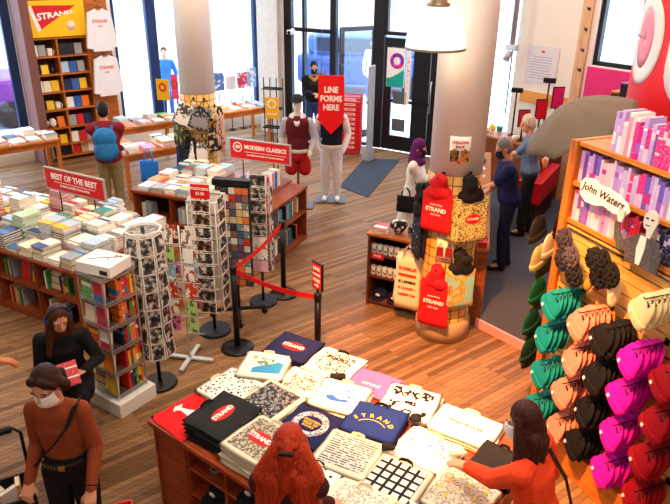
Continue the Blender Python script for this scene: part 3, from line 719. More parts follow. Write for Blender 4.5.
# standing display cards in the window right of the column
for i, (s_, c, h_) in enumerate(((3.85, '#e46a9a', .32), (4.15, '#5a8ad8', .4), (4.45, '#e8e4ee', .3), (4.75, '#d84a6a', .36), (5.0, '#8ab0e0', .44))):
    p = local(LW, 51, OFF + s_, -.16, 0); o = thing('display_card', f'{["pink", "blue", "white", "rose", "pale blue"][i]} printed display card in the window right of the column', 'card', p, th(51) - .2)
    MB().box((0, 0, .95 + h_ / 2), (.24, .012, h_)).build('card_board', pattern(c, '#f4f2f6', 'blotch', .8, i), o); MB().cyl((0, .03, 0), (0, .03, .98), .012, n=8).build('post', DKMET, o); MB().cyl((0, .03, 0), (0, .03, .015), .09, n=16).build('base', DKMET, o)
wr_ = thing('wire_stand', 'black wire magazine stand before the white pier', 'stand', (-1.33, 13.9, 0), th(105))
fr = MB()
for x in (-.2, -.06, .08, .22): fr.tube([(x, 0, 0), (x, 0, 1.5)], .012, 6)
for z in (.5, .9, 1.3): fr.tube([(-.2, 0, z), (.22, 0, z)], .012, 6).box((.01, -.06, z - .02), (.42, .12, .02))
fr.build('wire_frame', DKMET, wr_)
# ---------------------------------------------------------------- spinner racks
CHROME = M('#b9bcc0', .3, .8); WIREW = M('#d9dadb', .4, .2)
def ringpts(r, z, n=24): return [(r * math.cos(2 * PI * k / n), r * math.sin(2 * PI * k / n), z) for k in range(n)]
def photo(seed): return pattern('#121111', '#57534f', 'photo', 1.5, seed, '#dcd8d0', space='Object')
BWP = [photo(i * 1.7) for i in range(6)]
DKP = [pattern('#141114', ['#4a2a2a', '#3a3a40', '#5a3a24', '#2a3040'][i], 'photo', 1.4, i * 2.1, '#c9c0b4') for i in range(4)]
_cards = {}
def card_mesh(w, h, mat, border):
    k = (w, h, mat.name, border)
    if k not in _cards:
        mb = MB().box((0, 0, 0), (w, .003, h), 0); 
        if border: mb.box((0, -.0018, border * .0), (w - border * 2, .0012, h - border * 2), 1)
        _cards[k] = mb.mesh('card', [M('#f3f0e8', .5) if border else mat, mat])
    return _cards[k]
def card(name, cat, T, z, ang, rad, off, w, h, mats, label, group, border=.006, tilt=.12):
    """one card held on a rack face: ang = facing azimuth"""
    n = dirv(ang); s = dirv(ang - 90)
    p = Vector(T) + n * rad + s * off; p.z = z
    o = mk(name, card_mesh(w, h, random.choice(mats), border), None, p, 0, (Matrix.Rotation(th(ang + -90), 3, 'Z') @ Matrix.Rotation(-tilt, 3, 'X')).to_euler())
    return tag(o, label, cat, group)
# 1. octagonal black-and-white photo spinner
P1 = (-1.7, 5.42, 0)
t = thing('postcard_spinner', 'octagonal white wire spinner of black-and-white photo postcards on a round black base', 'rack', P1)
MB().cyl((0, 0, .0), (0, 0, .03), .17, .16, 28).build('base', M(BLACK, .4), t); MB().cyl((0, 0, .03), (0, 0, 1.66), .018, n=10).build('pole', M(BLACK, .4), t)
fr = MB()
for z in (.36, 1.62): fr.tube([(.16 * math.cos(R(45 * k)), .16 * math.sin(R(45 * k)), z) for k in range(8)], .008, 6, closed=True)
for k in range(8): fr.tube([(.16 * math.cos(R(45 * k)), .16 * math.sin(R(45 * k)), .36), (.16 * math.cos(R(45 * k)), .16 * math.sin(R(45 * k)), 1.62)], .004, 5).tube([(0, 0, 1.6), (.16 * math.cos(R(45 * k)), .16 * math.sin(R(45 * k)), 1.62)], .004, 5)
fr.build('wire_frame', WIREW, t)
cr = MB().lathe([(.15, 0), (.165, 0), (.17, .025), (.155, .025), (.15, 0)], n=8, smooth=False).build('top_crown', M('#e6e6e4', .5), t, (0, 0, 1.62), R(22.5))
for k in range(8):
    for r in range(7):
        card('postcard', 'postcard', P1, .46 + r * .178, 22.5 + 45 * k, .168, 0, .118, .165, BWP + DKP[:2], f'black-and-white photo postcard, {ORD[6 - r]} row from top, face {ORD[k]} clockwise, octagonal spinner', 'photo postcards on the octagonal spinner')
# 2. wire greeting card rack on a silver cross base
P2 = (-1.49, 5.84, 0)
t = thing('card_rack', 'thin wire greeting card rack standing on a silver cross foot', 'rack', P2, th(100))
for a in (0, PI / 2): MB().box((0, 0, .025), (.5, .05, .03), rz=a, bev=.008).build('foot_bar', M('#c3c7c9', .4, .3), t)
MB().cyl((0, 0, .03), (0, 0, 1.5), .008, n=10).build('pole', WIREW, t)
fr = MB()
for k in range(6):
    z = .36 + k * .19
    for sx in (-1, 1): fr.tube([(0, 0, z), (sx * .14, -.02, z), (sx * .14, -.05, z + .02)], .004, 5)
    fr.tube([(-.2, -.05, z), (.2, -.05, z)], .004, 5)
fr.build('wire_frame', WIREW, t)
PAST = [pattern(c, d, 'blotch', 1.6, i * 1.3, e) for i, (c, d, e) in enumerate((('#e8d060', '#6a8a3a', '#f4f0e0'), ('#a9c878', '#3a5a3a', '#f0ece0'), ('#d86a94', '#3a2a4a', '#f4e6ea'), ('#eeeae0', '#b04a3a', '#8a8a88'), ('#d87a3a', '#7a2a1a', '#f0d8b0'), ('#8fb8cc', '#e8e4da', '#3a5a7a'), ('#c8402c', '#f0e2d0', '#5a1a1a'), ('#efebe2', '#7a6a5a', '#c8a888')))] + [pattern('#f4efe4', '#c8603a', 'sparse', 1, 3), pattern('#e9f0e4', '#3a8a5a', 'sparse', 1, 5), pattern('#f0e0d0', '#a04a5a', 'blotch', 1, 8)]
for c in range(2):
    for r in range(6):
        card('greeting_card', 'greeting card', P2, .46 + r * .19, 190, .055, -.095 + c * .19, .105, .15, PAST, f'coloured greeting card, {ORD[5 - r]} row from top, {["left", "right"][c]} column, cross-footed wire rack', 'greeting cards on the wire rack', 0)
        if r > 0: card('greeting_card', 'greeting card', P2, .46 + r * .19, 10, .055, -.095 + c * .19, .105, .15, PAST, f'greeting card on the rear, {ORD[5 - r]} row, {["right", "left"][c]} column, cross-footed wire rack', 'greeting cards on the wire rack', 0)
# 3. square spinner with red sign
P3 = (-1.33, 6.42, 0)
t = thing('postcard_spinner', 'square wire spinner of dark postcards with a small red sign on top', 'rack', P3, th(100))
MB().cyl((0, 0, 0), (0, 0, .035), .18, .17, 28).build('base', M('#23283a', .4), t); MB().cyl((0, 0, .03), (0, 0, 1.6), .016, n=10).build('pole', M(BLACK, .4), t)
fr = MB()
for sx in (-1, 1):
    for sy in (-1, 1): fr.tube([(sx * .15, sy * .15, .3), (sx * .15, sy * .15, 1.58)], .006, 6)
for k in range(9): fr.tube([(-.15, -.15, .32 + k * .145), (.15, -.15, .32 + k * .145), (.15, .15, .32 + k * .145), (-.15, .15, .32 + k * .145)], .005, 5, closed=True)
fr.tube([(-.15, -.15, 1.58), (.15, -.15, 1.58), (.15, .15, 1.58), (-.15, .15, 1.58)], .012, 6, closed=True)
fr.build('wire_frame', WIREW, t)
sg = MB().box((0, -.14, 1.69), (.2, .012, .15), bev=.003).build('red_sign', SIGNRED, t); txt('POSTCARDS', .034, WT, sg, (0, -.147, 1.72), (PI / 2, 0, 0), bold=.001); txt('$1.00', .04, WT, sg, (0, -.147, 1.67), (PI / 2, 0, 0), bold=.001)
MB().cyl((0, -.132, 1.55), (0, -.132, 1.65), .006, n=6).build('sign_stem', DKMET, t)
BLU = [pattern('#e8e6da', '#3a66a8', 'blotch', 1.3, 2, '#d8a830'), pattern('#f2f0ea', '#202028', 'blotch', 1.2, 4), pattern('#e9b8cc', '#f4f0ea', 'sparse', 1, 6), pattern('#2f5fa8', '#f2c030', 'blotch', 1, 1)]
for r in range(9):
    for fi, ang in enumerate((190, 280, 100, 10)):
        card('postcard', 'postcard', P3, .385 + r * .145, ang, .16, 0, .2, .125, BLU if fi == 1 and r > 4 else BWP[:3] + DKP, f'dark photo postcard, {ORD[8 - r]} row from top, {["front", "left", "right", "rear"][fi]} face, red-signed square spinner', 'postcards on the square spinner', .008)
# 4. black magnet panel on a wheeled cross base
P4 = (-1.11, 6.78, 0)
t = thing('magnet_stand', 'tall black panel of square magnets on a wheeled black cross base', 'rack', P4, th(100))
for a in (R(20), R(110)):
    MB().box((0, 0, .09), (.62, .04, .035), rz=a).build('base_bar', M(BLACK, .4), t)
for a in (20, 110, 200, 290):
    MB().cyl((.3 * math.cos(R(a)), .3 * math.sin(R(a)) - .012, .035), (.3 * math.cos(R(a)), .3 * math.sin(R(a)) + .012, .035), .035, n=14).box((.3 * math.cos(R(a)), .3 * math.sin(R(a)), .06), (.03, .03, .03)).build('caster', M(BLACK, .4), t)
MB().cyl((0, 0, .09), (0, 0, 1.62), .02, n=10).build('pole', M(BLACK, .4), t)
MB().box((0, 0, 1.0), (.38, .06, 1.2), bev=.005).box((0, 0, 1.63), (.42, .1, .07)).build('panel', M('#141416', .5), t)
MAGC = ['#c23a2a', '#e6dcc4', '#d8783a', '#3a3a40', '#6a4a6a', '#6a8a88', '#d8b46a', '#b83a4a', '#77777a', '#ece8de', '#4a5a80', '#e2d6c0', '#8a6a5a', '#c8beb0']
MAGM = [pattern(c, '#f0ece0' if i % 2 else '#1a1a1e', 'sparse', 2, i) for i, c in enumerate(MAGC)]
for c in range(5):
    for r in range(14):
        for fi, ang in enumerate((190,)):
            card('square_magnet', 'magnet', P4, .45 + r * .084, ang, .036, -.148 + c * .074, .068, .074, MAGM, f'small square magnet, {ORD[13 - r]} row from top, {ORD[c]} column from left, black panel stand', 'square magnets on the black panel', 0, 0)
# 5. wire rack behind
P5 = (-.86, 7.1, 0)
t = thing('postcard_rack', 'slim wire card rack on a round dark base behind the magnet stand', 'rack', P5, th(100))
MB().cyl((0, 0, 0), (0, 0, .035), .17, .16, 28).build('base', M('#262b38', .4), t); MB().cyl((0, 0, .03), (0, 0, 1.62), .016, n=10).build('pole', M(BLACK, .4), t)
fr = MB()
for k in range(8): fr.tube([(-.12, -.06, .45 + k * .15), (.12, -.06, .45 + k * .15), (.12, .06, .45 + k * .15), (-.12, .06, .45 + k * .15)], .005, 5, closed=True)
for sx in (-1, 1):
    for sy in (-1, 1): fr.tube([(sx * .12, sy * .06, .44), (sx * .12, sy * .06, 1.51)], .005, 5)
fr.tube([(-.12, 0, 1.5), (.12, 0, 1.5)], .005, 5)
fr.build('wire_frame', CHROME, t)
for r in range(8):
    for fi, (ang, rad) in enumerate(((190, .075), (100, .135), (280, .135))):
        card('postcard', 'postcard', P5, .52 + r * .15, ang, rad, 0, .19 if fi == 0 else .1, .13, BWP + BLU, f'small picture card, {ORD[7 - r]} row from top, {["front", "right", "left"][fi]} side, slim rack on round base', 'cards on the slim rack')
# 6. book tower on a white plinth
P6 = (-1.985, 5.16, 0)
t = thing('book_tower', 'square chrome paperback tower standing on a white block plinth', 'rack', P6, th(124))
MB().box((0, 0, .075), (.46, .42, .15), bev=.008).build('plinth', M('#e9e6df', .5, var=.04), t)
ft = MB()
for sx in (-1, 1):
    for sy in (-1, 1): ft.box((sx * .165, sy * .165, .76), (.012, .012, 1.22))
for k in range(6): ft.box((0, 0, .17 + k * .235), (.34, .34, .012)).box((0, -.17, .2 + k * .235), (.34, .006, .012)).box((.17, 0, .2 + k * .235), (.006, .34, .012)).box((-.17, 0, .2 + k * .235), (.006, .34, .012)).box((0, .17, .2 + k * .235), (.34, .006, .012))
ft.build('chrome_frame', CHROME, t)
MB().box((0, 0, .76), (.06, .06, 1.2)).build('core_post', M(BLACK), t)
cz = [('tan', 'yellow', 'red'), ('yellow', 'orange', 'green'), ('red', 'white', 'orange'), ('cream', 'red', 'orange'), ('green', 'red', 'white')]
for k in range(5):
    zb = .177 + k * .235
    for i in range(2):
        c = cz[k][i]
        p = local(P6, 124, -.085 + i * .16, -.12, zb + .1)
        book(.13, .19, .03, c, p, (R(84), 0, th(124)), f'{c} book facing out, {["left", "right"][i]} of the {ORD[4 - k]} tier from top, book tower', 'books in the tower')
        book(.13, .19, .03, random.choice(['red', 'cream', 'blue']), local(P6, 124, -.13, .06 - i * .1, zb + .1), (R(84), 0, th(124) - PI / 2), f'book facing the seated reader, spot {ORD[i]}, {ORD[4 - k]} tier from top, book tower', 'books in the tower')
    yy = -.02
    for i in range(6):
        c = random.choice(['yellow', 'orange', 'red', 'green', 'black', 'red', 'orange']); p = local(P6, 124, .09, yy, zb + .097)
        book(.12, .19, .026, c, p, Matrix_rot(th(124) + PI / 2), f'{c} upright book, {ORD[i]} from front, right side, {ORD[4 - k]} tier, book tower', 'books in the tower', True); yy += .029
o = thing('white_box', 'flat white printed cardboard box lying on top of the book tower', 'box', local(P6, 124, 0, 0, 1.372), th(112))
MB().box((0, 0, .05), (.36, .28, .1), bev=.004).build('carton', M('#f3f1ee', .5, var=.03), o)
MB().tube([(-.12, -.08, .101), (-.02, 0, .102), (.1, .06, .101)], .004, 5).tube([(.02, .02, .101), (.08, -.02, .101)], .003, 5).build('drawing', M('#5a7088'), o)
txt('A/K', .05, M('#1c1c20'), o, (.1, .08, .101), (0, 0, 0)); MB().box((.11, -.141, .04), (.08, .003, .04)).build('print_block', pattern('#f0ece4', '#3a2a20', 'city', 1), o)
# ---------------------------------------------------------------- stanchions
def stanchion(label, x, y, h=.98):
    s = thing('stanchion', label, 'stanchion', (x, y, 0), 0, 'black belt stanchions')
    MB().lathe([(0, 0), (.175, 0), (.175, .015), (.15, .03), (.04, .045), (0, .045)], n=32).build('base', M('#101014', .35), s)
    MB().cyl((0, 0, .04), (0, 0, h - .06), .032, n=16).build('pole', M('#101014', .35), s)
    MB().lathe([(0, h - .09), (.037, h - .09), (.04, h - .01), (.03, h), (0, h)], n=16).build('belt_head', M('#16161a', .3), s)
    return s
S1, S2, S3 = (-1.03, 6.07), (-.63, 7.31), (-.16, 5.66)
s1 = stanchion('nearest full black stanchion where the two red belts meet', *S1); s2 = stanchion('rear black stanchion by the modern classics table end holding one red belt', *S2); s3 = stanchion('black stanchion behind the bag table with a red sign on top', *S3, .8 + .1)
def belt(a, b, za, zb, par, org):
    pts = [(a[0] + (b[0] - a[0]) * i / 10 - org[0], a[1] + (b[1] - a[1]) * i / 10 - org[1], za + (zb - za) * i / 10 - .05 * math.sin(PI * i / 10)) for i in range(11)]
    MB().strap(pts, (0, 0, 1), .055, .004).build('belt', M('#e01a1a', .6), par)
belt(S1, S2, .94, .94, s1, S1); belt(S1, S3, .93, .85, s3, S3)
MB().cyl((0, 0, .88), (0, 0, .95), .012, n=8).build('sign_stem', DKMET, s3)
sf = MB().box((0, 0, 1.08), (.15, .025, .28), bev=.004).build('sign_frame', DKMET, s3, rz=R(-50)); MB().box((0, -.014, 1.08), (.125, .006, .25)).build('sign_face', SIGNRED, sf)
txt('LINE', .05, WT, sf, (0, -.018, 1.16), (PI / 2, 0, 0), bold=.001); txt('FORMS', .036, WT, sf, (0, -.018, 1.10), (PI / 2, 0, 0), bold=.001); txt('HERE', .046, WT, sf, (0, -.018, 1.04), (PI / 2, 0, 0), bold=.001)
MB().prism([(-.03, .01), (.01, .01), (.01, .025), (.035, 0), (.01, -.025), (.01, -.01), (-.03, -.01)], .003).build('arrow_print', WT, sf, (0, -.016, .985), rot=(PI / 2, 0, 0))
# ---------------------------------------------------------------- line-forms-here arrow on ceiling wires
ar = thing('hanging_sign', 'large red down-pointing arrow sign reading line forms here', 'sign', (-.09, 10.35, 0), th(96))
MB().prism([(-.2, 2.16), (.2, 2.16), (.2, 1.5), (.235, 1.5), (0, 1.25), (-.235, 1.5), (-.2, 1.5)], .02).build('arrow_board', M('#e3141c', .5, var=.04), ar, rot=(PI / 2, 0, 0))
for i, wd in enumerate(('LINE', 'FORMS', 'HERE')): txt(wd, .125, WT, ar, (0, -.022, 1.94 - i * .135), (PI / 2, 0, 0), bold=.004, sx=.86)
for sx in (-.15, .15): MB().cyl((sx, -.01, 2.16), (sx, -.01, 5.5), .004, n=5).build('wire', CHROME, ar)
# ---------------------------------------------------------------- shopping baskets
def basket_mesh():
    mb = MB(); 
    w0, d0, w1, d1, h = .19, .125, .225, .155, .22
    for (z, w_, d_) in ((.0, w0, d0),): mb.box((0, 0, .006), (w_ * 2, d_ * 2, .012))
    for k in range(7):
        z = .03 + k * .03; t = z / h; a, b = w0 + (w1 - w0) * t, d0 + (d1 - d0) * t
        for sy in (-1, 1): mb.box((0, sy * b, z), (a * 2, .008, .014 if k < 6 else .03))
        for sx in (-1, 1): mb.box((sx * a, 0, z), (.008, b * 2, .014 if k < 6 else .03))
    for i in range(9):
        for sy in (-1, 1): mb.cyl((-w0 + i * w0 / 4, sy * d0, .0), (-w1 + i * w1 / 4, sy * d1, h), .006, n=5)
    for i in range(6):
        for sx in (-1, 1): mb.cyl((sx * w0, -d0 + i * d0 / 2.5, 0), (sx * w1, -d1 + i * d1 / 2.5, h), .006, n=5)
    return mb.mesh('basket', M('#e0181e', .4))
BKM = basket_mesh(); bp = at(350, 153)
for k in range(11):
    o = thing('shopping_basket', f'red plastic shopping basket, {topword(k, 11)} of the stack by the glass doors', 'basket', (bp.x, bp.y, .01 + k * .098), th(100), 'stacked red shopping baskets')
    mk('basket_body', BKM, o, (0, 0, 0))
    if k == 10: MB().tube([(-.2, 0, .22), (-.19, -.1, .23), (0, -.12, .235), (.19, -.1, .23), (.2, 0, .22)], .008, 6).build('handle', M(BLACK), o)
    lb = MB().box((0, -.155, .16), (.22, .004, .05)).build('label_strip', M('#f3c8c4', .5), o); txt('STRAND', .036, M(RED), lb, (0, -.158, .16), (PI / 2, 0, 0), bold=.001)
# ---------------------------------------------------------------- tote bags
def tote_shape(w, h, t, mat, seed=0, taper=.06):
    rnd = random.Random(seed); mb = MB(); rings = []
    for i in range(9):
        f = i / 8; z = -h * f; hw = w / 2 * (1 - taper * math.sin(f * PI) * .6 + .02 * f); ht = t * (.25 + .75 * math.sin(min(1, f * 1.25) * PI / 2)) * (.6 if i == 8 else 1) / 2
        rg = []
        for k in range(20):
            a = 2 * PI * k / 20; c, s = math.cos(a), math.sin(a)
            x = hw * math.copysign(abs(c) ** .35, c); y = ht * math.copysign(abs(s) ** .6, s)
            rg.append(mb.bm.verts.new((x + rnd.uniform(-.002, .002), y + rnd.uniform(-.003, .003), z + .006 * math.cos(a * 2) * (1 if i else 0))))
        rings.append(rg)
    for A, B in zip(rings, rings[1:]):
        for k in range(20): mb.bm.faces.new((A[k], A[(k + 1) % 20], B[(k + 1) % 20], B[k])).smooth = True
    mb.bm.faces.new(rings[0]); mb.bm.faces.new(rings[-1][::-1])
    return mb
def oval(a, b, n=28): return [(a * math.cos(2 * PI * k / n), b * math.sin(2 * PI * k / n)) for k in range(n)]
RX = (PI / 2, 0, 0)
def hung_tote(label, loc, rz, w, h, mat, hmat=None, t=.07, drop=.2, prints=None, group=None, roll=0., bulk=1.):
    """bag hanging by its handles; loc is the hook point"""
    o = thing('tote_bag', label, 'bag', loc, rz, group)
    if roll: o.rotation_euler = (0, roll, rz)
    o2 = tote_shape(w, h, t, mat, hash(label) % 999).build('bag_body', mat, o, (0, 0, -drop))
    for s in (-1, 1):
        MB().strap([(-w * .24, s * t * .12, -drop - .04), (-w * .2, s * t * .1, -drop * .5), (-.02 * bulk, s * .006, -.02), (0, s * .006, -.004), (.02 * bulk, s * .006, -.02), (w * .2, s * t * .1, -drop * .5), (w * .24, s * t * .12, -drop - .04)], (.25, 1, 0), .028, .004).build('handle', hmat or mat, o)
    if drop > .16 and group: blob('handle_bunch', [('s', (random.uniform(-.05, .05), random.uniform(-.02, .03), -drop * q_), (.072, .042, .06)) for q_ in (.2, .4, .6, .8, 1.0)] + [('s', (s * .06, 0, -drop * .95), (.075, .035, .06)) for s in (-1, 1)], hmat or mat, o, .012, 7)
    if prints: prints(o2, w, h, -t / 2 - .003)
    return o
REDBAG = M('#d01622', .75, var=.08, sc=30); BLK = M(BLACK, .8); CANV = M('#eadfc6', .9, var=.06, sc=40); NAV = M(NAVY, .8)
def pr_red(b, w, h, y):
    txt('STRAND', .058, WT, b, (0, y, -h * .42), RX, bold=.002); txt('BOOK STORE', .022, WT, b, (0, y, -h * .29), RX); txt('NEW YORK', .022, WT, b, (0, y, -h * .55), RX)
def pr_map(b, w, h, y):
    MB().prism(oval(.085, .05), .002).build('red_patch', M(RED), b, (w * .03, y, -h * .45), rot=RX); txt('STRAND', .034, WT, b, (w * .03, y - .003, -h * .45), RX, bold=.001)
def pr_world(b, w, h, y): pass
def pr_cream(b, w, h, y):
    for k in range(5): MB().box((0, y, -h * (.2 + .13 * k)), (w * .7, .002, h * .05)).build('print_block', pattern('#ead9c0', '#c8402e', 'city', 1.5, k) if k != 2 else pattern('#ead9c0', '#3a3430', 'city', 1.5), b)
MAPM = pattern('#e6d68a', '#23231f', 'scribble', 1.2, 2); WORLD = pattern('#8fc7bd', '#e8923a', 'map', 1.6, 1.6, '#d8b85a')
def c1p(A, r, z): v = dirv(A) * r; return (C1[0] + v.x, C1[1] + v.y, z)
def hook(A, r0, z, C, label):
    v = dirv(A) * (r0 + .004); o = thing('bag_hook', label, 'hook', (C[0] + v.x, C[1] + v.y, z), th(A - 90), 'hooks on the tiled columns')
    MB().box((0, -.002, 0), (.03, .006, .06)).build('hook_plate', DKMET, o); MB().tube([(0, 0, 0), (0, -.11, -.005), (0, -.13, .0), (0, -.135, .02)], .006, 6).build('hook_arm', DKMET, o)
def cluster(A, z, n, w, h, mats, hm, lab, grp, pr, t=.06, drop=.17, C=C1, roll=0.):
    hook(A, .275, z, C, f'small dark hook holding the {grp}')
    for i in range(n):
        v = dirv(A) * (.275 + .035 + i * .055)
        hung_tote(lab(n - 1 - i), (C[0] + v.x, C[1] + v.y, z + .006 + i * .0), th(A - 90), w, h, mats, hm, t * .8, drop, pr if i == n - 1 else None, grp, roll + (0 if i == n - 1 else .04 * (i + 1)))
pos = lambda k: ['front', 'middle', 'rear'][k]
cluster(215, 1.90, 2, .33, .40, REDBAG, REDBAG, lambda k: f'{["front", "rear"][k]} red tote bag of the upper red pair on the tiled column', 'upper red totes on the column', pr_red)
cluster(160, 1.92, 2, .38, .47, MAPM, BLK, lambda k: f'{["front", "rear"][k]} yellow printed tote bag with black handles on the tiled column', 'yellow map totes on the column', pr_map, drop=.22)
cluster(207, .92, 2, .33, .50, REDBAG, REDBAG, lambda k: f'{["front", "rear"][k]} red tote bag of the lower red pair near the column base', 'lower red totes on the column', pr_red)
cluster(165, 1.12, 2, .30, .43, WORLD, BLK, lambda k: f'{["front", "rear"][k]} blue tote bag with orange map and black handles on the column', 'map print totes on the column', None, drop=.2)
def cluster2():
    for i in range(2):
        hung_tote(f'{["rear", "front"][i]} cream canvas tote bag with red print low by the mug cabinet', (.84 - .03 * i, 6.66 - .075 * i, 1.0), th(115), .29, .62, CANV, CANV, .06, .14, pr_cream if i else None, 'cream totes by the cabinet', .06 * (1 - i))
    h_ = thing('bag_hook', 'hook on the mug cabinet end holding the cream totes', 'hook', (.91, 6.83, .985), th(115)); MB().tube([(0, 0, -.05), (0, -.03, .01), (-.02, -.2, .012), (-.03, -.3, .012)], .006, 6).build('hook_arm', DKMET, h_)
cluster2()
0 and cluster(252, 1.02, 2, .26, .62, CANV, CANV, lambda k: f'{["front", "rear"][k]} cream canvas tote bag with red print low on the column', 'cream totes on the column', pr_cream, drop=.16)
cluster(262, 1.75, 2, .28, .5, pattern('#1c2236', '#d8d6d0', 'sparse', 1.6, 3), BLK, lambda k: f'{["front", "rear"][k]} dark patterned tote bag hanging above the mug cabinet', 'dark totes on the column', None, drop=.3)
def column_poster(A, r, z, w, h, label, kind):
    o = thing('column_poster', label, 'poster', c1p(A, r, z), th(A - 90))
    mb = MB(); n = 8; f = lambda u, v: (w * (u - .5), -(math.sqrt(max(0, r * r - (w * (u - .5)) ** 2)) - r) , h * (v - .5))
    mb.grid(f, n, 1, thick=.004).build('sheet', M('#f4f2ee', .5), o)
    if kind == 1:
        txt('WELCOME', .033, M(RED), o, (0, -.006, h * .3), RX, bold=.001); txt('BACK', .033, M(RED), o, (0, -.006, h * .14), RX, bold=.001)
        for s, c in ((-1, '#8a5a2a'), (1, '#c07a3a')): MB().box((s * .05, -.006, -h * .2), (.085, .004, .11), bev=.001).sph((s * .05, -.008, -h * .05), (.025, .004, .03)).build('picture', pattern(c, '#1e1e22', 'blotch', 2), o)
        MB().sph((0, -.006, -h * .43), (.02, .003, .012)).build('red_mark', M(RED), o)
    else:
        for s in (-1, 1): MB().box((s * .045, -.006, -.02), (.07, .004, .1)).tube([(s * .045 - .02, -.006, .03), (s * .045, -.006, .08), (s * .045 + .02, -.006, .03)], .004, 5).build('bag_picture', M('#8a1a24'), o)
        txt('TOTES', .03, M(BLACK), o, (0, -.006, -h * .36), RX)
column_poster(186, .272, 2.16, .2, .27, 'white poster with red heading and brown picture on the upper column', 1)
column_poster(199, .285, 1.11, .18, .28, 'white poster picturing two dark red bags on the tiled column', 2)
# bags, books and shirts on the far tiled column
n = 0
for A, z, w, h, c, hm, rl, lab in ((182, 1.84, .34, .34, pattern('#f0ece2', '#4a4a48', 'lines', 1, 1), CANV, .45, 'white text-printed tote bag tilted on the far tiled column'), (150, 1.82, .32, .34, pattern('#8e9096', '#2a2a2e', 'lines', 1, 2), BLK, .4, 'grey text-printed tote bag on the far tiled column'),
        (165, 1.28, .3, .34, pattern('#e6e2d8', '#5a5a58', 'lines', 1.4, 3), BLK, .25, 'white tote bag low on the far tiled column'), (205, 1.38, .34, .36, BLK, BLK, .0, 'black tote bag on the front of the far tiled column'), (232, 1.6, .34, .4, pattern('#3a3a2a', '#b0a83a', 'blotch', 1, 4), BLK, .0, 'olive dark tote bag at the left of the far tiled column'),
        (225, 1.18, .32, .42, NAV, BLK, .0, 'dark navy tote bag hanging low left on the far column'), (128, 1.5, .28, .36, pattern('#1c1c2a', '#c8a878', 'blotch', 1, 6), BLK, .1, 'dark tote bag with tan print right of the far column'), (110, 1.7, .24, .5, pattern('#c8a088', '#7a3a2e', 'blotch', 1, 7), BLK, .0, 'tan printed tote bag at the far right of the far column')):
    v = dirv(A) * .36; hook(A, .275, z, C2, f'small hook behind the {lab.split(" on ")[0].split(" hanging")[0].split(" at ")[0].split(" low")[0]}')
    hung_tote(lab, (C2[0] + v.x, C2[1] + v.y, z), th(A - 90), w, h, c, hm, .06, .1, None, 'bags on the far column', rl)
# ---------------------------------------------------------------- mug cabinet
CB = (.38, 7.1)
cb = thing('mug_cabinet', 'low dark wooden shelf cabinet with rows of white mugs beside the tiled column', 'cabinet', (CB[0], CB[1], 0), th(116))
for x in (.0125, .6075): MB().box((x, .17, .45), (.025, .34, .9)).build('side_panel', WOODB, cb)
MB().box((.31, .17, .915), (.66, .37, .03), bev=.004).build('top_board', WOODO, cb); MB().box((.31, .33, .45), (.6, .02, .88)).build('back_panel', DARKIN, cb)
for z in (.04, .38, .66): MB().box((.31, .165, z), (.57, .3, .025)).build('shelf', WOODB, cb)
sg = MB().box((.13, -.006, .66), (.16, .008, .075)).build('price_sign', SIGNRED, cb); txt('MUGS', .035, WT, sg, (.13, -.012, .665), RX, bold=.001)
MUGP = pattern('#efeeea', '#2a2a2c', 'blotch', 2.4, 1)
for r, z in enumerate((.3925, .6725)):
    for i in range(8):
        m = thing('mug', f'white printed mug, {ORD[i]} from left, {["lower", "upper"][r]} row of the mug cabinet', 'mug', local(CB, 116, .06 + i * .071, .06, z + .0005), th(116) + R(70), 'white mugs in the cabinet')
        MB().lathe([(0, 0), (.03, 0), (.032, .006), (.032, .11), (.028, .11), (.027, .01), (0, .01)], n=14).build('cup', MUGW, m)
        MB().lathe([(.0325, .03), (.033, .035), (.033, .085), (.0325, .09)], n=14).build('print_band', MUGP, m)
        MB().tube([(.03, 0, .09), (.05, 0, .088), (.054, 0, .06), (.048, 0, .03), (.03, 0, .028)], .005, 6).build('handle', MUGW, m)
def folded_cap(label, loc, rz, c, group=None):
    o = thing('cap', label, 'cap', loc, rz, group)
    MB().lathe([(0, .11), (.03, .108), (.07, .09), (.092, .05), (.095, 0), (.088, 0), (.08, .05), (0, .1)], n=20).build('crown', M(c, .85), o)
    MB().prism([(-.085, -.04), (-.075, -.12), (-.04, -.16), (.04, -.16), (.075, -.12), (.085, -.04), (.05, -.075), (-.05, -.075)], .008).build('visor', M(c, .8), o)
    MB().sph((0, -.091, .055), (.03, .008, .018)).build('emblem', WT, o); MB().sph((0, 0, .11), .009).build('button', M(c), o)
for i, (x, c) in enumerate(((.12, '#16224e'), (.32, '#1a2038'), (.5, '#2a2430'))): folded_cap(f'dark cap, {["left", "middle", "right"][i]} of three at the bottom of the mug cabinet', local(CB, 116, x, .17, .054), th(116), c, 'dark caps in the mug cabinet')
# things on the cabinet
for i, (x, y, c, lab) in enumerate(((.1, .12, '#c81c26', 'red book lying on top of the mug cabinet at its left'), (.13, .12, '#f0ece4', 'white book under the red one on the mug cabinet'))):
    o = mk('book', book_mesh(.16, .2, .03, cover(c, '#f4f0ea', 1)), None, local(CB, 116, .12, .13, .9305 + (.0305 if i == 0 else 0)), th(116) + .3 * i); tag(o, lab, 'book')
def crumple(name, label, loc, d, mat, cat, group=None, seed=0):
    rnd = random.Random(seed); pr = [('s', (rnd.uniform(-.4, .4) * d[0], rnd.uniform(-.4, .4) * d[1], d[2] * rnd.uniform(.35, .75)), (d[0] * rnd.uniform(.25, .5), d[1] * rnd.uniform(.25, .5), d[2] * .34)) for _ in range(8)]
    pr.append(('s', (0, 0, d[2] * .4), (d[0] * .6, d[1] * .6, d[2] * .4)))
    o = blob(name, pr, mat, None, .012, 2, loc); tag(o, label, cat, group); return o
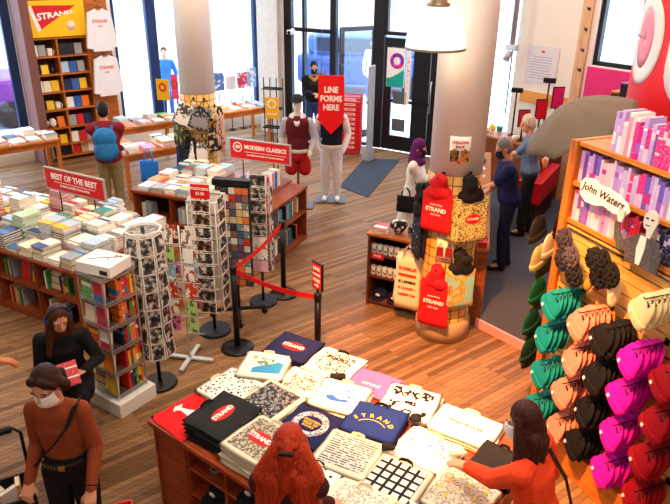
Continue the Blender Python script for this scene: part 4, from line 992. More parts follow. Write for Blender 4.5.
crumple('scarf', 'crumpled black and white patterned pouch on the mug cabinet by the column', local(CB, 116, .32, .15, .935), (.13, .12, .16), pattern('#20202a', '#e6e2da', 'blotch', 1.3, 2, '#c8b83a'), 'pouch', seed=3)
crumple('scarf', 'small dark pouch at the right end of the mug cabinet', local(CB, 116, .5, .13, .935), (.11, .1, .14), pattern('#1a1e30', '#8a98b0', 'blotch', 1.3, 5), 'pouch', seed=5)
# ---------------------------------------------------------------- register counter
CW = wood('#8a4a26', '#5c2c16', 1., .4)
co = (1.675, 6.6)
ct = thing('register_counter', 'long wooden register counter running back from the tiled column', 'counter', (co[0], co[1], 0), th(102))
# local -y axis points along azimuth 192, so +y runs back along azimuth 12
MB().box((-.07, .25, .47), (.12, .5, .92)).box((-.3, 2.2, .47), (.55, 3.4, .92)).build('cabinet_body', CW, ct)
MB().box((-.07, .25, .945), (.14, .5, .035)).box((-.3, 2.2, .945), (.6, 3.44, .035)).build('counter_top', wood('#a86a3e', '#7a4622', 1, .7), ct)
def ctl(x, y, z=.963): return local(co, 102, x, y, z)
rb = thing('small_basket', 'small red wire basket on the near end of the register counter', 'basket', ctl(-.08, .1), th(102)); MB().tube([(-.05, -.08, .06), (.05, -.08, .06), (.05, .08, .06), (-.05, .08, .06)], .008, 6, closed=True).tube([(-.05, 0, .06), (-.04, 0, .11), (.04, 0, .11), (.05, 0, .06)], .006, 6).build('rim', M(RED), rb); MB().box((0, 0, .03), (.1, .16, .058)).build('basin', M('#b01820'), rb)
for i in range(9):
    o = mk('paper', MB().box((0, 0, 0), (.2, .27, .004)).mesh('paper', M('#f2f0ec') if i % 3 else pattern('#20242c', '#e8e8ea', 'city', .8, i)), None, ctl(-.2 - .18 * (i % 2), 1.0 + .26 * i, .9655), th(102) + random.uniform(-.5, .5)); tag(o, f'{"white" if i % 3 else "dark"} paper sheet, {ORD[i]} back along the register counter top', 'paper', 'papers on the register counter')
# far register desk with screens
fd = thing('register_desk', 'far register desk under the white wall holding red screens', 'counter', (3.15, 11.33, 0), th(140))
MB().box((.0, .0, .46), (1.5, .42, .92)).build('cabinet_body', CW, fd); MB().box((.0, 0, .94), (1.54, .46, .035)).build('counter_top', wood('#b87a4a', '#8a5228', 1, .35), fd)
def fdl(x, y, z=.958): return local((3.15, 11.33), 140, x, y, z)
def screen(label, loc, rz, tall=1., face='#d81f3a', lift=0.):
    s = thing('monitor', label, 'monitor', loc, rz, 'register screens')
    MB().box((0, 0, .008), (.18, .16, .016), bev=.003).build('stand_base', DKMET, s); MB().cyl((0, .02, .01), (0, .02, .22 + lift), .016, n=8).build('stand_neck', DKMET, s)
    b = MB().box((0, 0, lift + .16 + .17 * tall), (.2, .03, .3 * tall), bev=.005).build('screen_case', M('#1a1a1e', .4), s); MB().box((0, -.0165, lift + .16 + .17 * tall), (.175, .003, .27 * tall)).build('screen_face', M(face, .3), b)
screen('nearest register monitor with a brown back by the grey-haired clerk', local(co, 102, -.35, 2.1, .963), th(60), 1., '#b09078')
screen('red-faced register monitor, leftmost of three by the white wall', fdl(.08, -.04), th(82), 1.0, '#c8323a', .05)
screen('red-faced register monitor, middle of three by the white wall', fdl(.38, -.02), th(80), 1.1, '#e01a30', .24)
screen('pink-red register monitor, rightmost of three by the white wall', fdl(.64, .0), th(78), 1.15, '#e0206a', .46)
def scanner(label, loc, hh):
    s = thing('display_pole', label, 'display', loc, th(110)); MB().cyl((0, 0, 0), (0, 0, .015), .07, n=16).build('base', DKMET, s); MB().cyl((0, 0, .01), (0, 0, hh), .014, n=8).build('pole', DKMET, s); MB().box((0, 0, hh + .03), (.2, .05, .08), bev=.004).build('display_head', M('#17171c', .4), s)
scanner('black customer display on a pole, lower of two near the window', fdl(-.22, .1), .76); scanner('taller black customer display on a pole before the white wall', fdl(.36, .14), 1.0)
for i, (x, y, c, d) in enumerate(((-.6, .05, '#f0c62a', (.08, .07, .14)), (-.6, -.1, '#e8e4dc', (.1, .08, .1)), (-.5, .12, '#2f9a86', (.09, .08, .12)), (.05, -.15, '#eae6e0', (.09, .09, .1)), (.45, -.12, '#2a2a30', (.12, .08, .08)), (.62, .08, '#c83a4a', (.07, .07, .13)))):
    crumple('bag', f'{["yellow", "white", "green", "pale", "black", "red"][i]} crumpled small bag on the far register desk', fdl(x if x > -.68 else -.62, y, .96), d, M(c, .6), 'bag', 'small bags on the register desk', i)
for i, (x, y, c) in enumerate(((-.4, 2.5, '#f2c21e'), (-.2, 2.7, '#eceae6'), (-.15, 3.2, '#3a9a8a'), (-.4, 3.5, '#d85a8a'), (-.3, 1.75, '#24242a'))):
    crumple('bag', f'{["yellow", "white", "green", "pink", "black"][i]} crumpled small bag along the near register counter', local(co, 102, x, y, .966), (.1, .09, .13), M(c, .6), 'bag', 'small bags on the register counter', i + 10)
# red back counter right of the clerks
rc = thing('back_counter', 'red-edged low counter with bright goods behind the clerks', 'counter', (3.02, 9.33, .1), th(30))
MB().box((.6, .18, .2), (1.1, .26, .4)).build('plinth', M('#3a1210', .6), rc); MB().box((.6, .17, .54), (1.2, .34, .32)).build('cabinet_body', M('#c4141c', .45), rc)
for i in range(8):
    crumple('packet', f'{["orange", "white", "dark red", "brown"][i % 4]} packet, {ORD[i]} along the red counter behind the clerks', local((3.02, 9.33), 30, .09 + i * .145, .17, .802), (.065, .09, .2), M(['#ee7a1e', '#ece2e2', '#8a1a22', '#5a2a1a'][i % 4], .6), 'packet', 'packets on the red counter', i + 30)
# spotlight pipe and camera in the window by the white wall
pp = thing('pipe_light', 'grey ceiling pipe with a small spotlight before the right window', 'light fitting', rw(1.42, -.25, 0), th(140))
MB().cyl((0, 0, 2.45), (0, 0, 5.5), .045, n=12).build('pipe', M('#b9bcc4', .4, .5), pp); MB().box((0, 0, 2.4), (.22, .1, .1), bev=.01).build('bracket', M('#c6c8cc', .4, .5), pp); MB().cyl((0, -.04, 2.32), (0, -.14, 2.2), .05, .06, 14).build('lamp_head', M('#a8abb2', .4, .5), pp); MB().cyl((.02, .0, 1.25), (.02, 0, 2.36), .012, n=8).build('cable', DKMET, pp)
# ---------------------------------------------------------------- mannequins
def mannequin(name, label, loc, rz, legs, topc, sleeve, trou, vest_trim):
    m = thing(name, label, 'mannequin', loc, rz)
    WHT = M('#ecebea', .5, var=.03)
    MB().box((0, 0, .012), (.5, .36, .024), bev=.004).build('base_plate', M('#5e5a62', .4, .3), m)
    if not legs: MB().cyl((0, 0, .02), (0, 0, .95), .02, n=10).build('stand_pole', M('#7a5a40', .4, .5), m)
    blob('torso_form', [('c', (0, 0, .98), (0, 0, 1.12), .15, .13, .7), ('c', (0, 0, 1.12), (0, 0, 1.4), .13, .18, .62), ('c', (0, 0, 1.44), (0, 0, 1.58), .06, .052), ('s', (0, -.01, 1.68), (.075, .095, .12))], WHT, m, .014)
    arms = [('c', (s * .19, 0, 1.42), (s * .27, .01, 1.16), .07, .06) for s in (-1, 1)] + [('c', (s * .27, .01, 1.16), (s * .22, -.13, .98), .058, .048) for s in (-1, 1)]
    for i in range(2): blob('sleeve', arms[i::2], M(sleeve, .9), m, .014)
    blob('vest', [('c', (0, 0, .98), (0, 0, 1.12), .185, .17, .74), ('c', (0, 0, 1.12), (0, 0, 1.4), .17, .215, .66), ('s', (0, 0, 1.44), (.16, .1, .06))], M(topc, .9), m, .014)
    MB().lathe([(.19, 0), (.198, .02), (.198, .05), (.19, .06)], n=28).build('hem_band', M(vest_trim, .9), m, (0, 0, .935)).scale = (1, .75, 1)
    for s in (-1, 1): blob('hand', [('s', (s * .21, -.15, .95), (.035, .04, .06)), ('c', (s * .21, -.16, .93), (s * .2, -.18, .87), .018, .012), ('c', (s * .19, -.17, .95), (s * .17, -.19, .91), .012, .009)], WHT, m, .01)
    if legs:
        blob('trousers', [('c', (0, 0, .97), (0, 0, .9), .165, .165, .75)] + [q for s in (-1, 1) for q in (('c', (s * .085, 0, .88), (s * .1, -.01, .5), .1, .08), ('c', (s * .1, -.01, .5), (s * .1, .01, .12), .08, .062))], M(trou, .9), m, .014)
        for s in (-1, 1): blob('shoe', [('c', (s * .1, .03, .065), (s * .11, -.12, .055), .045, .04)], WHT, m, .012)
    else:
        blob('shorts', [('c', (0, 0, .97), (0, 0, .86), .175, .18, .75)] + [('c', (s * .09, 0, .86), (s * .11, 0, .64), .105, .11) for s in (-1, 1)], M(trou, .9), m, .014)
    return m
m1 = mannequin('mannequin', 'mannequin in maroon vest over grey hoodie with dark cap and red shorts', (-.62, 10.45, 0), th(92), False, '#5a121e', '#a9abb4', '#a8141c', '#c8c6c4')
blob('hood', [('c', (-.09, -.02, 1.5), (0, .09, 1.53), .05, .05), ('c', (.09, -.02, 1.5), (0, .09, 1.53), .05, .05), ('c', (-.09, -.02, 1.5), (0, -.13, 1.4), .045, .035), ('c', (.09, -.02, 1.5), (0, -.13, 1.4), .045, .035)], M('#d9d9de', .9), m1, .014)
cp = MB().lathe([(0, .11), (.04, .105), (.08, .08), (.1, .03), (.102, 0), (.09, 0)], n=20).build('cap', M('#23283a', .85), m1, (0, .012, 1.742)); MB().prism([(-.08, -.05), (-.07, -.14), (-.03, -.18), (.03, -.18), (.07, -.14), (.08, -.05)], .01).build('visor', M('#23283a', .85), cp)
m2 = mannequin('mannequin', 'mannequin in dark varsity jacket with white sleeves and pale sweatpants under the arrow sign', (-.08, 10.74, 0), th(92), True, '#15172a', '#e4e4ea', '#d6d6dc', '#e6e6ea')
# ---------------------------------------------------------------- wires, table lamp sized things by the pier
# ---------------------------------------------------------------- the big merchandise table
TO = (-1.31, 3.86)      # its near left corner
def tl(x, y, z=.8): return local(TO, 128, x, y, z)
tb = thing('merchandise_table', 'large reddish wooden table with cubby shelves, covered in folded printed tote bags', 'table', (TO[0], TO[1], 0), th(128))
TL, TW = 2.3, 1.5; MAH = wood('#b0502a', '#7a2c16', 1., .35)
MB().box((TL / 2, TW / 2, .78), (TL + .04, TW + .04, .04), bev=.006).build('tabletop', MAH, tb)
for x in (.0125, TL - .0125): MB().box((x, TW / 2, .38), (.025, TW - .02, .76)).build('side_panel', MAH, tb)
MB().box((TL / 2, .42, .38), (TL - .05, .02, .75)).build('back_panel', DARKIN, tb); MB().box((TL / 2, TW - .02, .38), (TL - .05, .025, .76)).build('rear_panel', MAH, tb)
MB().box((.18, .03, .38), (.31, .025, .76)).build('front_panel', MAH, tb)
for k in range(6): MB().box((.345 + k * .385, .22, .38), (.025, .38, .75)).build('divider', MAH, tb)
for z in (.04, .3, .54): MB().box((.345 + .965, .22, z), (1.92, .38, .022)).build('shelf', MAH, tb)
def cup(loc, label, mat):
    c = thing('paper_cup', label, 'cup', loc, 0); MB().lathe([(0, 0), (.035, 0), (.046, .13), (.043, .13), (.033, .005), (0, .005)], n=18).build('cup', mat, c); MB().lathe([(.038, .03), (.0455, .1), (.046, .1)], n=18).build('print_band', pattern('#d8d2c4', '#3a3a34', 'city', 2), c)
cup(tl(.53, .12, .5525), 'patterned cup standing on the upper cubby shelf of the bag table', M('#b8b4a4', .6))
for i in range(3): folded_cap(f'dark folded cap, {["left", "middle", "right"][i]} of three in the second cubby', tl((.53, .9, .92)[i], .16, (.3125, .5525, .3125)[i]), th(128), '#20242e', 'caps in the table cubbies')
bx = thing('boxed_mug', 'small tan box with orange print in the third cubby', 'box', tl(1.23, .1, .5525), th(128)); MB().box((0, 0, .07), (.1, .1, .14)).build('carton', M('#c8a070', .7), bx); MB().box((0, -.052, .07), (.07, .004, .09)).build('print_label', pattern('#d88a3a', '#f2e4c0', 'blotch', 2), bx)

def folded_mesh(w, d, t, seed):
    rnd = random.Random(seed); mb = MB(); nu, nv = 14, 12
    ph = rnd.uniform(0, 6)
    def edge(u): return 1 - max(0, abs(u * 2 - 1) - .86) / .14
    rows_t, rows_b = [], []
    for i in range(nu + 1):
        rt, rb = [], []
        for j in range(nv + 1):
            u, v = i / nu, j / nv; e = min(edge(u), edge(v)); f = math.sqrt(max(0, 1 - (1 - e) ** 2))
            wob = .004 * math.sin(v * 9 + ph) if i in (0, nu) else 0; wob2 = .004 * math.sin(u * 8 + ph * 2) if j in (0, nv) else 0
            x, y = (u - .5) * w + wob, (v - .5) * d + wob2
            rt.append(mb.bm.verts.new((x, y, t * (.5 + .5 * f))))
            rb.append(mb.bm.verts.new((x, y, t * (.5 - .5 * f))))
        rows_t.append(rt); rows_b.append(rb)
    bmf = mb.bm.faces.new
    for i in range(nu):
        for j in range(nv):
            bmf((rows_t[i][j], rows_t[i + 1][j], rows_t[i + 1][j + 1], rows_t[i][j + 1])).smooth = True
            bmf((rows_b[i][j], rows_b[i][j + 1], rows_b[i + 1][j + 1], rows_b[i + 1][j])).smooth = True
    for i in range(nu):
        for j in (0, nv): bmf((rows_t[i][j], rows_t[i + 1][j], rows_b[i + 1][j], rows_b[i][j]))
    for j in range(nv):
        for i in (0, nu): bmf((rows_t[i][j], rows_t[i][j + 1], rows_b[i][j + 1], rows_b[i][j]))
    return mb
FT = {'CANV': CANV, 'W': M('#f3efe4', .9, var=.05, sc=40), 'BLK': M('#191a1c', .8, var=.3, sc=30), 'NAV': M('#141a4c', .85, var=.15, sc=30), 'RED': M('#e01018', .8, var=.06, sc=30), 'PINK': M('#ee6ab0', .85), 'BLU': M('#16307a', .85, var=.15), 'GREY': M('#b9b6ae', .9)}
def sheet(par, w, d, z, mat, name='print_panel', x=0, y=0, rz=0):
    return MB().box((0, 0, 0), (w, d, .002)).build(name, mat, par, (x, y, z + .001), rz)
def stro(par, z, x=0, y=0, k=1., rz=0):
    p = MB().prism(oval(.098 * k, .052 * k), .002).build('oval_patch', M('#e8141c', .7), par, (x, y, z), rz); txt('STRAND', .052 * k, WT, p, (0, 0, .0025), (0, 0, 0), bold=.0018, sx=.9)
def folded(kind, art, x, y, az, n, t, w, d, label, mats, z0=.8005, hand=True, group=None):
    """folded bags stacked at table-local x, y; text runs along azimuth az; the printed one lies on top"""
    z = z0; JT = random.uniform(-.11, .11)
    for k in range(n):
        top = k == n - 1; m = mats[0] if top else random.choice(mats[1:] or mats)
        px, py, pz = tl(x + (0 if top else random.uniform(-.006, .006)), y + (0 if top else random.uniform(-.006, .006)), z)
        lb = label if top else f'folded bag, {topword(k, n)}, under the {label.split(",")[0]}'
        lb = ' '.join(lb.split()[:16])
        o = thing('folded_tote_bag' if kind == 'tote' else 'folded_shirt', lb, 'bag' if kind == 'tote' else 'shirt', (px, py, pz), th(az) + (JT if top else JT + random.uniform(-.08, .08)), group or ('folded bags on the big table'))
        folded_mesh(w * 1.14, d * 1.14, t, int(x * 100 + y * 37 + k)).build('bag_cloth', m, o)
        if kind == 'tote' and hand and top:
            hm = {'b': BLK, 'c': CANV}[hand if isinstance(hand, str) else 'c']
            MB().strap([(-w * .16, d * .44, t + .002), (-w * .14, d * .5, t + .012), (-w * .02, d * .54, t + .01), (w * .1, d * .5, t + .014), (w * .14, d * .43, t + .002)], (.1, .3, 1), .022, .004).build('handle', hm, o)
        z += t + .0006
        if top: art(o, w, d, t)
    return z
def a_whale(o, w, d, t):
    MB().prism([(-.035, .14), (-.005, .155), (.02, .14), (.05, .13), (.03, .115), (.012, .115), (.02, .05), (.045, -.02), (.06, -.1), (.04, -.14), (-.01, -.15), (-.05, -.12), (-.055, -.06), (-.035, .02), (-.015, .09), (-.03, .12), (-.055, .125)], .002).build('whale_print', WT, o, (.02, 0, t), .25)
def a_strand(k=1., patt=None):
    def f(o, w, d, t):
        if patt: sheet(o, w * .9, d * .9, t, patt)
        stro(o, t + (.0022 if patt else 0), 0, 0, k)
    return f
def a_sheet(pt, s=.9, extra=None):
    def f(o, w, d, t):
        sheet(o, w * s, d * s, t, pt)
        if extra: extra(o, w, d, t)
    return f
def a_ring(o, w, d, t):
    MB().lathe([(.085, 0), (.135, 0), (.135, .002), (.085, .002), (.085, 0)], n=32).build('ring_print', pattern('#e4e6ee', '#141a4c', 'scribble', 1.6, 2), o, (0, 0, t))
    for i, s in enumerate(('EIGHTEEN', 'MILES OF', 'BOOKS')): txt(s, .03, M('#e8c23a'), o, (0, .03 - i * .03, t), bold=.0006)
def a_text(lines, col, size, y0=.06, dy=None, x=0):
    def f(o, w, d, t):
        for i, s in enumerate(lines): txt(s, size, M(col), o, (x, y0 - i * (dy or size * 1.15), t), bold=.001)
    return f
def a_blue(o, w, d, t):
    sheet(o, w * .5, d * .3, t, pattern('#f3efe4', '#2a6ad0', 'sparse', 1.3, 2), x=.02, y=.04); MB().prism([(-.1, -.04), (-.05, -.02), (.0, -.05), (.07, -.035), (.09, -.06), (.03, -.075), (-.04, -.085), (-.08, -.07)], .002).build('blue_figure', M('#2466c8'), o, (0, 0, t))
def a_yel(o, w, d, t):
    w_ = 'STRAND'
    for i, ch in enumerate(w_):
        a = PI * (.5 - (i - 2.5) * .11); txt(ch, .05, M('#f0c422'), o, (.17 * math.cos(a), .17 * math.sin(a) - .14, t), (0, 0, a - PI / 2), bold=.0015)
    MB().lathe([(.125, 0), (.13, 0), (.13, .002), (.125, .002), (.125, 0)], n=24, a0=R(40), a1=R(140)).build('arc_line', M('#f0c422'), o, (0, -.14, t))
def a_map(o, w, d, t):
    MB().prism([(-.1, -.12), (.13, -.1), (.13, .04), (.08, .05), (.02, .0), (-.04, -.02), (-.1, -.06)], .002).build('blue_shape', M('#2f9ad0'), o, (.02, .0, t)); sheet(o, .13, .09, t, pattern('#f3efe4', '#3a8a6a', 'blotch', 2, 2, '#e8b83a'), x=-.0, y=.04)
    MB().prism(oval(.02, .02), .002).build('sun_print', M('#f2c22a'), o, (-.1, .09, t))
GC = pattern('#d4d2cc', '#34343a', 'city', 1.6, 1, '#8a8a8c'); GT = pattern('#dcd8ce', '#38363a', 'lines', 1.6, 1)
NEWS = pattern('#eadfc2', '#6a6256', 'city', 2.2, 3, '#d8ccb0')
C_, W_, B_, N_ = FT['CANV'], FT['W'], FT['BLK'], FT['NAV']
S = .345
folded('shirt', a_whale, .19, .2, 48, 1, .022, .36, .34, 'red folded shirt with white whale print at the table corner', [FT['RED']])
folded('tote', a_strand(1.05), .5, .25, 40, 6, .026, .37, .33, 'black folded tote with red oval patch, topmost of a tall pile', [B_, B_, C_], hand='b')
folded('tote', a_strand(1.05, NEWS), .89, .22, 124, 6, .026, .34, .36, 'cream newsprint folded tote with red oval patch by the red-haired person', [C_, C_])
folded('tote', a_sheet(pattern('#f2efe6', '#1a1a1c', 'dots', 1.6, 2), .96), .2, .6, 40, 3, .016, .36, .34, 'white folded tote with scattered black marks', [W_, C_])
folded('tote', a_sheet(GC, .9), .57, .65, 38, 4, .018, .36, .34, 'grey city-print folded tote on a pile mid table', [C_, C_])
folded('tote', a_ring, .97, .63, 126, 3, .022, .34, .34, 'navy folded tote with white ring print and yellow text', [N_, N_], hand=False)
folded('tote', a_sheet(GT, .88), 1.36, .56, 122, 4, .018, .36, .35, 'grey text-columns folded tote in the table middle', [C_, W_])
folded('tote', a_sheet(pattern('#f0ece2', '#1d1d20', 'plaid', 1.5, 0), .9), 1.73, .56, 124, 3, .022, .35, .34, 'cream folded tote with black window-check stripes', [C_, W_], hand='b')
folded('tote', a_sheet(pattern('#d8cdb8', '#8a8278', 'scribble', 1.2, 4), .92, lambda o, w, d, t: [MB().prism(oval(.018, .012, 10), .002).build('yellow_bloom', M('#ecc21e'), o, (x, y, t + .002)) for x, y in ((-.1, .08), (.02, .1), (.1, .02), (-.06, -.06), (.06, -.1), (.12, .12), (-.12, -.02))]), 2.1, .72, 128, 2, .022, .36, .36, 'beige floral folded tote with yellow blooms before the orange sleeve', [C_, W_])
folded('tote', a_map, .22, .95, 100, 4, .018, .34, .33, 'white folded tote with blue and green picture', [W_, C_])
folded('tote', a_sheet(pattern('#f3efe4', '#e0521e', 'scribble', .7, 3), .7), .58, 1.0, 112, 2, .018, .34, .32, 'white folded tote with orange script lettering', [W_, C_])
folded('tote', a_blue, .95, 1.0, 112, 4, .022, .35, .33, 'white folded tote with bright blue figures', [W_, C_])
folded('tote', a_yel, 1.31, .93, 118, 3, .03, .36, .33, 'navy blue folded tote with yellow arched lettering', [FT['BLU'], FT['NAV']], hand='b')
folded('tote', a_sheet(pattern('#f3eee2', '#7a6ab0', 'sparse', 1.5, 6, '#c8a83a'), .9), 1.72, .93, 128, 2, .022, .35, .34, 'white folded tote with small coloured motifs under the reaching hand', [W_, C_])
folded('tote', a_strand(1.1), .22, 1.3, 122, 3, .024, .36, .33, 'navy folded tote with red oval patch at the far corner', [N_, N_], hand=False)
folded('tote', a_sheet(pattern('#f3efe4', '#1c1c1e', 'scribble', .8, 5), .8, lambda o, w, d, t: txt('BOOKS', .06, M('#1c1c1e'), o, (0, .06, t + .0025), bold=.002)), .62, 1.34, 118, 3, .018, .36, .33, 'white folded tote with black block lettering by the stanchion', [W_, C_], hand='b')
folded('tote', a_text(['strand'], '#fbd8ea', .06, -.03), 1.0, 1.345, 118, 2, .018, .33, .27, 'pink folded tote with pale script at the far edge', [FT['PINK'], W_], hand=False)
folded('tote', a_sheet(pattern('#f0ece2', '#141416', 'blotch', 1.1, 3), .86), 1.37, 1.3, 118, 3, .02, .36, .34, 'cream folded tote with bold black figures at the far edge', [W_, C_])
folded('tote', a_text(['Strandbooks'], '#3a3a3c', .05, .0), 1.82, 1.32, 120, 3, .02, .42, .3, 'long white folded tote with small grey script at the far end', [W_, C_])
folded('tote', lambda o, w, d, t: None, 2.16, 1.1, 128, 3, .026, .26, .3, 'plain black folded bag by the orange sleeve', [B_, B_], hand='b')
folded('tote', a_sheet(pattern('#f3efe6', '#1c1c1e', 'dots', 1.2, 8), .95), 1.3, .2, 120, 3, .02, .33, .33, 'white folded tote with black shapes right of the red-haired person', [W_, C_], hand='b')
folded('tote', a_sheet(pattern('#efe9da', '#a89c88', 'scribble', 1, 9), .9), 1.68, .2, 124, 4, .022, .34, .34, 'cream folded tote with faint beige print at the near edge', [C_, W_])
folded('tote', a_sheet(pattern('#f3efe4', '#6a6a6c', 'scribble', .8, 6), .8), 2.06, .28, 128, 3, .022, .34, .36, 'white folded tote with large grey letters at the near right corner', [W_, C_])
# loose handles and crumpled bags between the piles
for i, (x, y, z, c, d, lb) in enumerate(((.78, 1.17, .86, BLK, (.1, .05, .05), 'crumpled black bag handles lying between white totes'), (1.53, 1.12, .87, BLK, (.08, .06, .05), 'black bundled handles near the cream totes'), (1.55, .74, .88, BLK, (.07, .05, .05), 'black bundled handles beside the check-striped tote'), (1.92, 1.02, .86, CANV, (.09, .07, .05), 'bundled cream handles near the black bag'))):
    crumple('cloth_bundle', lb, tl(x, y, z), d, c, 'bag handles', None, i + 50)
# ---------------------------------------------------------------- right shelving unit with hats
GO = (1.83, 4.92); GA = 158
def gl(u, n, z): return local(GO, GA, u, -n, z)      # u along the unit, n out of its face
GW = wood('#d98a32', '#b0621e', 1., .4, 0); GWV = wood('#d4802e', '#a85a1c', 1., .4, 2)
GL = 2.3
un = thing('shelving_unit', 'tall orange-wood shelving unit with slatted front at the right edge', 'shelving', (GO[0], GO[1], 0), th(GA))
MB().box((-.02, .17, 1.31), (.05, .36, 2.62)).build('end_panel', GWV, un); MB().box((-.02, -.018, 1.31), (.07, .03, 2.62)).build('corner_post', wood('#c8742a', '#9a501a', 1, .4, 2), un)
MB().box((GL, .17, 1.31), (.05, .36, 2.62)).build('end_panel', GWV, un); MB().box((GL / 2, .34, 1.31), (GL, .025, 2.62)).build('back_panel', DARKIN, un)
for z in (1.985, 2.29, 2.6): MB().box((GL / 2 + .01, .165, z), (GL, .35, .03)).build('shelf', GW, un)
def slat_mat():
    m, nt, b = nodes('pale_slatwall'); f = noise(nt, coords(nt, scale=(1.5, 10, 10)), 3, 4)
    nt.links.new(ramp(nt, f, [(.3, '#d8a04e'), (.65, '#edbf70')]), b.inputs['Base Color']); b.inputs['Roughness'].default_value = .4; return m
SLAT = slat_mat(); sw = MB()
for k in range(17): sw.box((GL / 2, .02, .3 + k * .1), (GL - .03, .03, .088))
sw.box((GL / 2, .045, 1.1), (GL - .03, .02, 1.75), 1)
sw.build('slat_front', [SLAT, M('#5a3414', .6)], un)
MB().box((GL / 2 + .02, -.02, .13), (GL + .05, .3, .26), bev=.006).build('base_plinth', GW, un)
for k in range(2): MB().tube([(.05, -.012, 1.93 - k * .52), (GL - .05, -.012, 1.93 - k * .52)], .006, 6).build('grid_rail', M('#3a3f4a', .4, .5), un)
# pink and purple books
PNK = {'lilac': '#b79ae0', 'purple': '#8a3fc0', 'violet': '#6a58c8', 'hot pink': '#e0258a', 'magenta': '#c8148a', 'pale pink': '#f4c6d4', 'cream': '#f2e2cc', 'rose': '#ec86a8', 'red': '#d81a30', 'lavender': '#c9b8ec', 'crimson': '#b8102c'}
PAL.update({k: v for k, v in PNK.items() if k not in PAL})
def shelf_run(u0, u1, z, hs, seq, row):
    u = u0; k = 0
    while u < u1 - .03:
        f = (u - u0) / (u1 - u0); c = random.choice(seq[min(len(seq) - 1, int(f * len(seq)))]); tt = random.choice([.02, .026, .032, .038]); h = random.uniform(*hs); w = random.uniform(.15, .19)
        p = gl(u, -.015 - w / 2, z + h / 2 + .001)
        book(w, h, tt, c, p, Matrix_rot(th(GA)), f'{c} upright book, {ORD[k]} from left, {row} shelf of the right unit', f'pink and purple books on the {row} shelf', True); u += tt + .002; k += 1
shelf_run(.3, 1.5, 2.615, (.22, .31), [['pale pink', 'rose', 'lilac'], ['purple', 'lilac', 'magenta'], ['magenta', 'hot pink', 'purple'], ['cream', 'pale pink'], ['pale pink', 'rose', 'cream'], ['hot pink', 'rose'], ['hot pink', 'magenta', 'red']], 'top')
shelf_run(.03, 1.5, 2.305, (.2, .265), [['purple', 'lilac', 'violet'], ['lilac', 'pale pink', 'magenta'], ['hot pink', 'lavender'], ['lavender', 'violet', 'lilac'], ['rose', 'pale pink', 'cream'], ['red', 'rose', 'crimson'], ['red', 'crimson']], 'middle')
shelf_run(.03, .72, 2.0, (.2, .255), [['violet', 'purple', 'lavender'], ['lavender', 'violet', 'lilac'], ['pale pink', 'lilac', 'rose'], ['pale pink', 'cream', 'rose'], ['hot pink', 'red'], ['red', 'crimson']], 'lower')
shelf_run(.76, 1.5, 2.0, (.2, .255), [['black', 'navy', 'tan'], ['tan', 'black'], ['red', 'black']], 'lower right')
# name placard and cut-out figure clipped to the shelves
pc = thing('placard', 'white cloud-shaped placard with handwritten black name before the purple books', 'sign', gl(.4, .06, 2.31), th(GA))
MB().prism([(-.24, .04), (-.2, .085), (-.12, .1), (-.04, .075), (.04, .08), (.14, .06), (.23, .03), (.265, -.02), (.23, -.065), (.12, -.08), (.02, -.06), (-.06, -.085), (-.16, -.09), (-.23, -.05)], .012).build('placard_board', WT, pc, rot=(PI / 2, 0, 0))
jt = txt('John Waters', .082, M('#17171a'), pc, (.005, -.014, .012), (PI / 2, R(4), 0), bold=.0008, curve=lambda c: (c.x + c.y * .25, c.y, c.z)); 
MB().box((0, .03, 0), (.02, .05, .03)).build('clip', DKMET, pc)
cu = thing('cutout_figure', 'black-and-white cut-out of a bald person in a grey jacket raising one hand on the shelf', 'cut-out', gl(.84, .08, 1.985), th(GA))
def flat(poly, t, m, name, y=0.): return MB().prism(poly, t).build(name, m, cu, (0, y, 0), rot=(PI / 2, 0, 0))
flat([(-.2, -.02), (.16, -.02), (.17, .1), (.13, .19), (.05, .215), (-.03, .21), (-.09, .17), (-.17, .1), (-.2, .14), (-.235, .225), (-.27, .21), (-.25, .09), (-.2, .02), (-.13, .05), (-.12, -.02)], .012, pattern('#5e5d60', '#37373a', 'lines', 2), 'jacket')
flat([(-.02, .2), (.03, .2), (.035, .12), (.015, -.01), (-.02, -.01), (-.035, .1)], .004, M('#e9e8e6'), 'shirt', -.013)
flat([(.02, .2), (.055, .2), (.075, .27), (.09, .32), (.08, .37), (.045, .395), (.005, .385), (-.02, .35), (-.025, .3), (-.01, .26), (.015, .25)], .014, M('#dcd9d6', .6, var=.1), 'head', -.002)
flat([(-.24, .22), (-.26, .27), (-.25, .31), (-.235, .275), (-.225, .32), (-.212, .28), (-.195, .31), (-.195, .26), (-.205, .22)], .014, M('#dcd9d6'), 'hand', -.002)
for x in (-.005, .04): flat([(x, .335), (x + .02, .338), (x + .02, .328), (x, .325)], .003, M(BLACK), 'eye', -.017)
flat([(.0, .285), (.035, .29), (.035, .283), (.0, .278)], .003, M('#5a4444'), 'mouth', -.017); MB().box((0, .03, .1), (.12, .06, .012)).build('rear_brace', DKMET, cu)
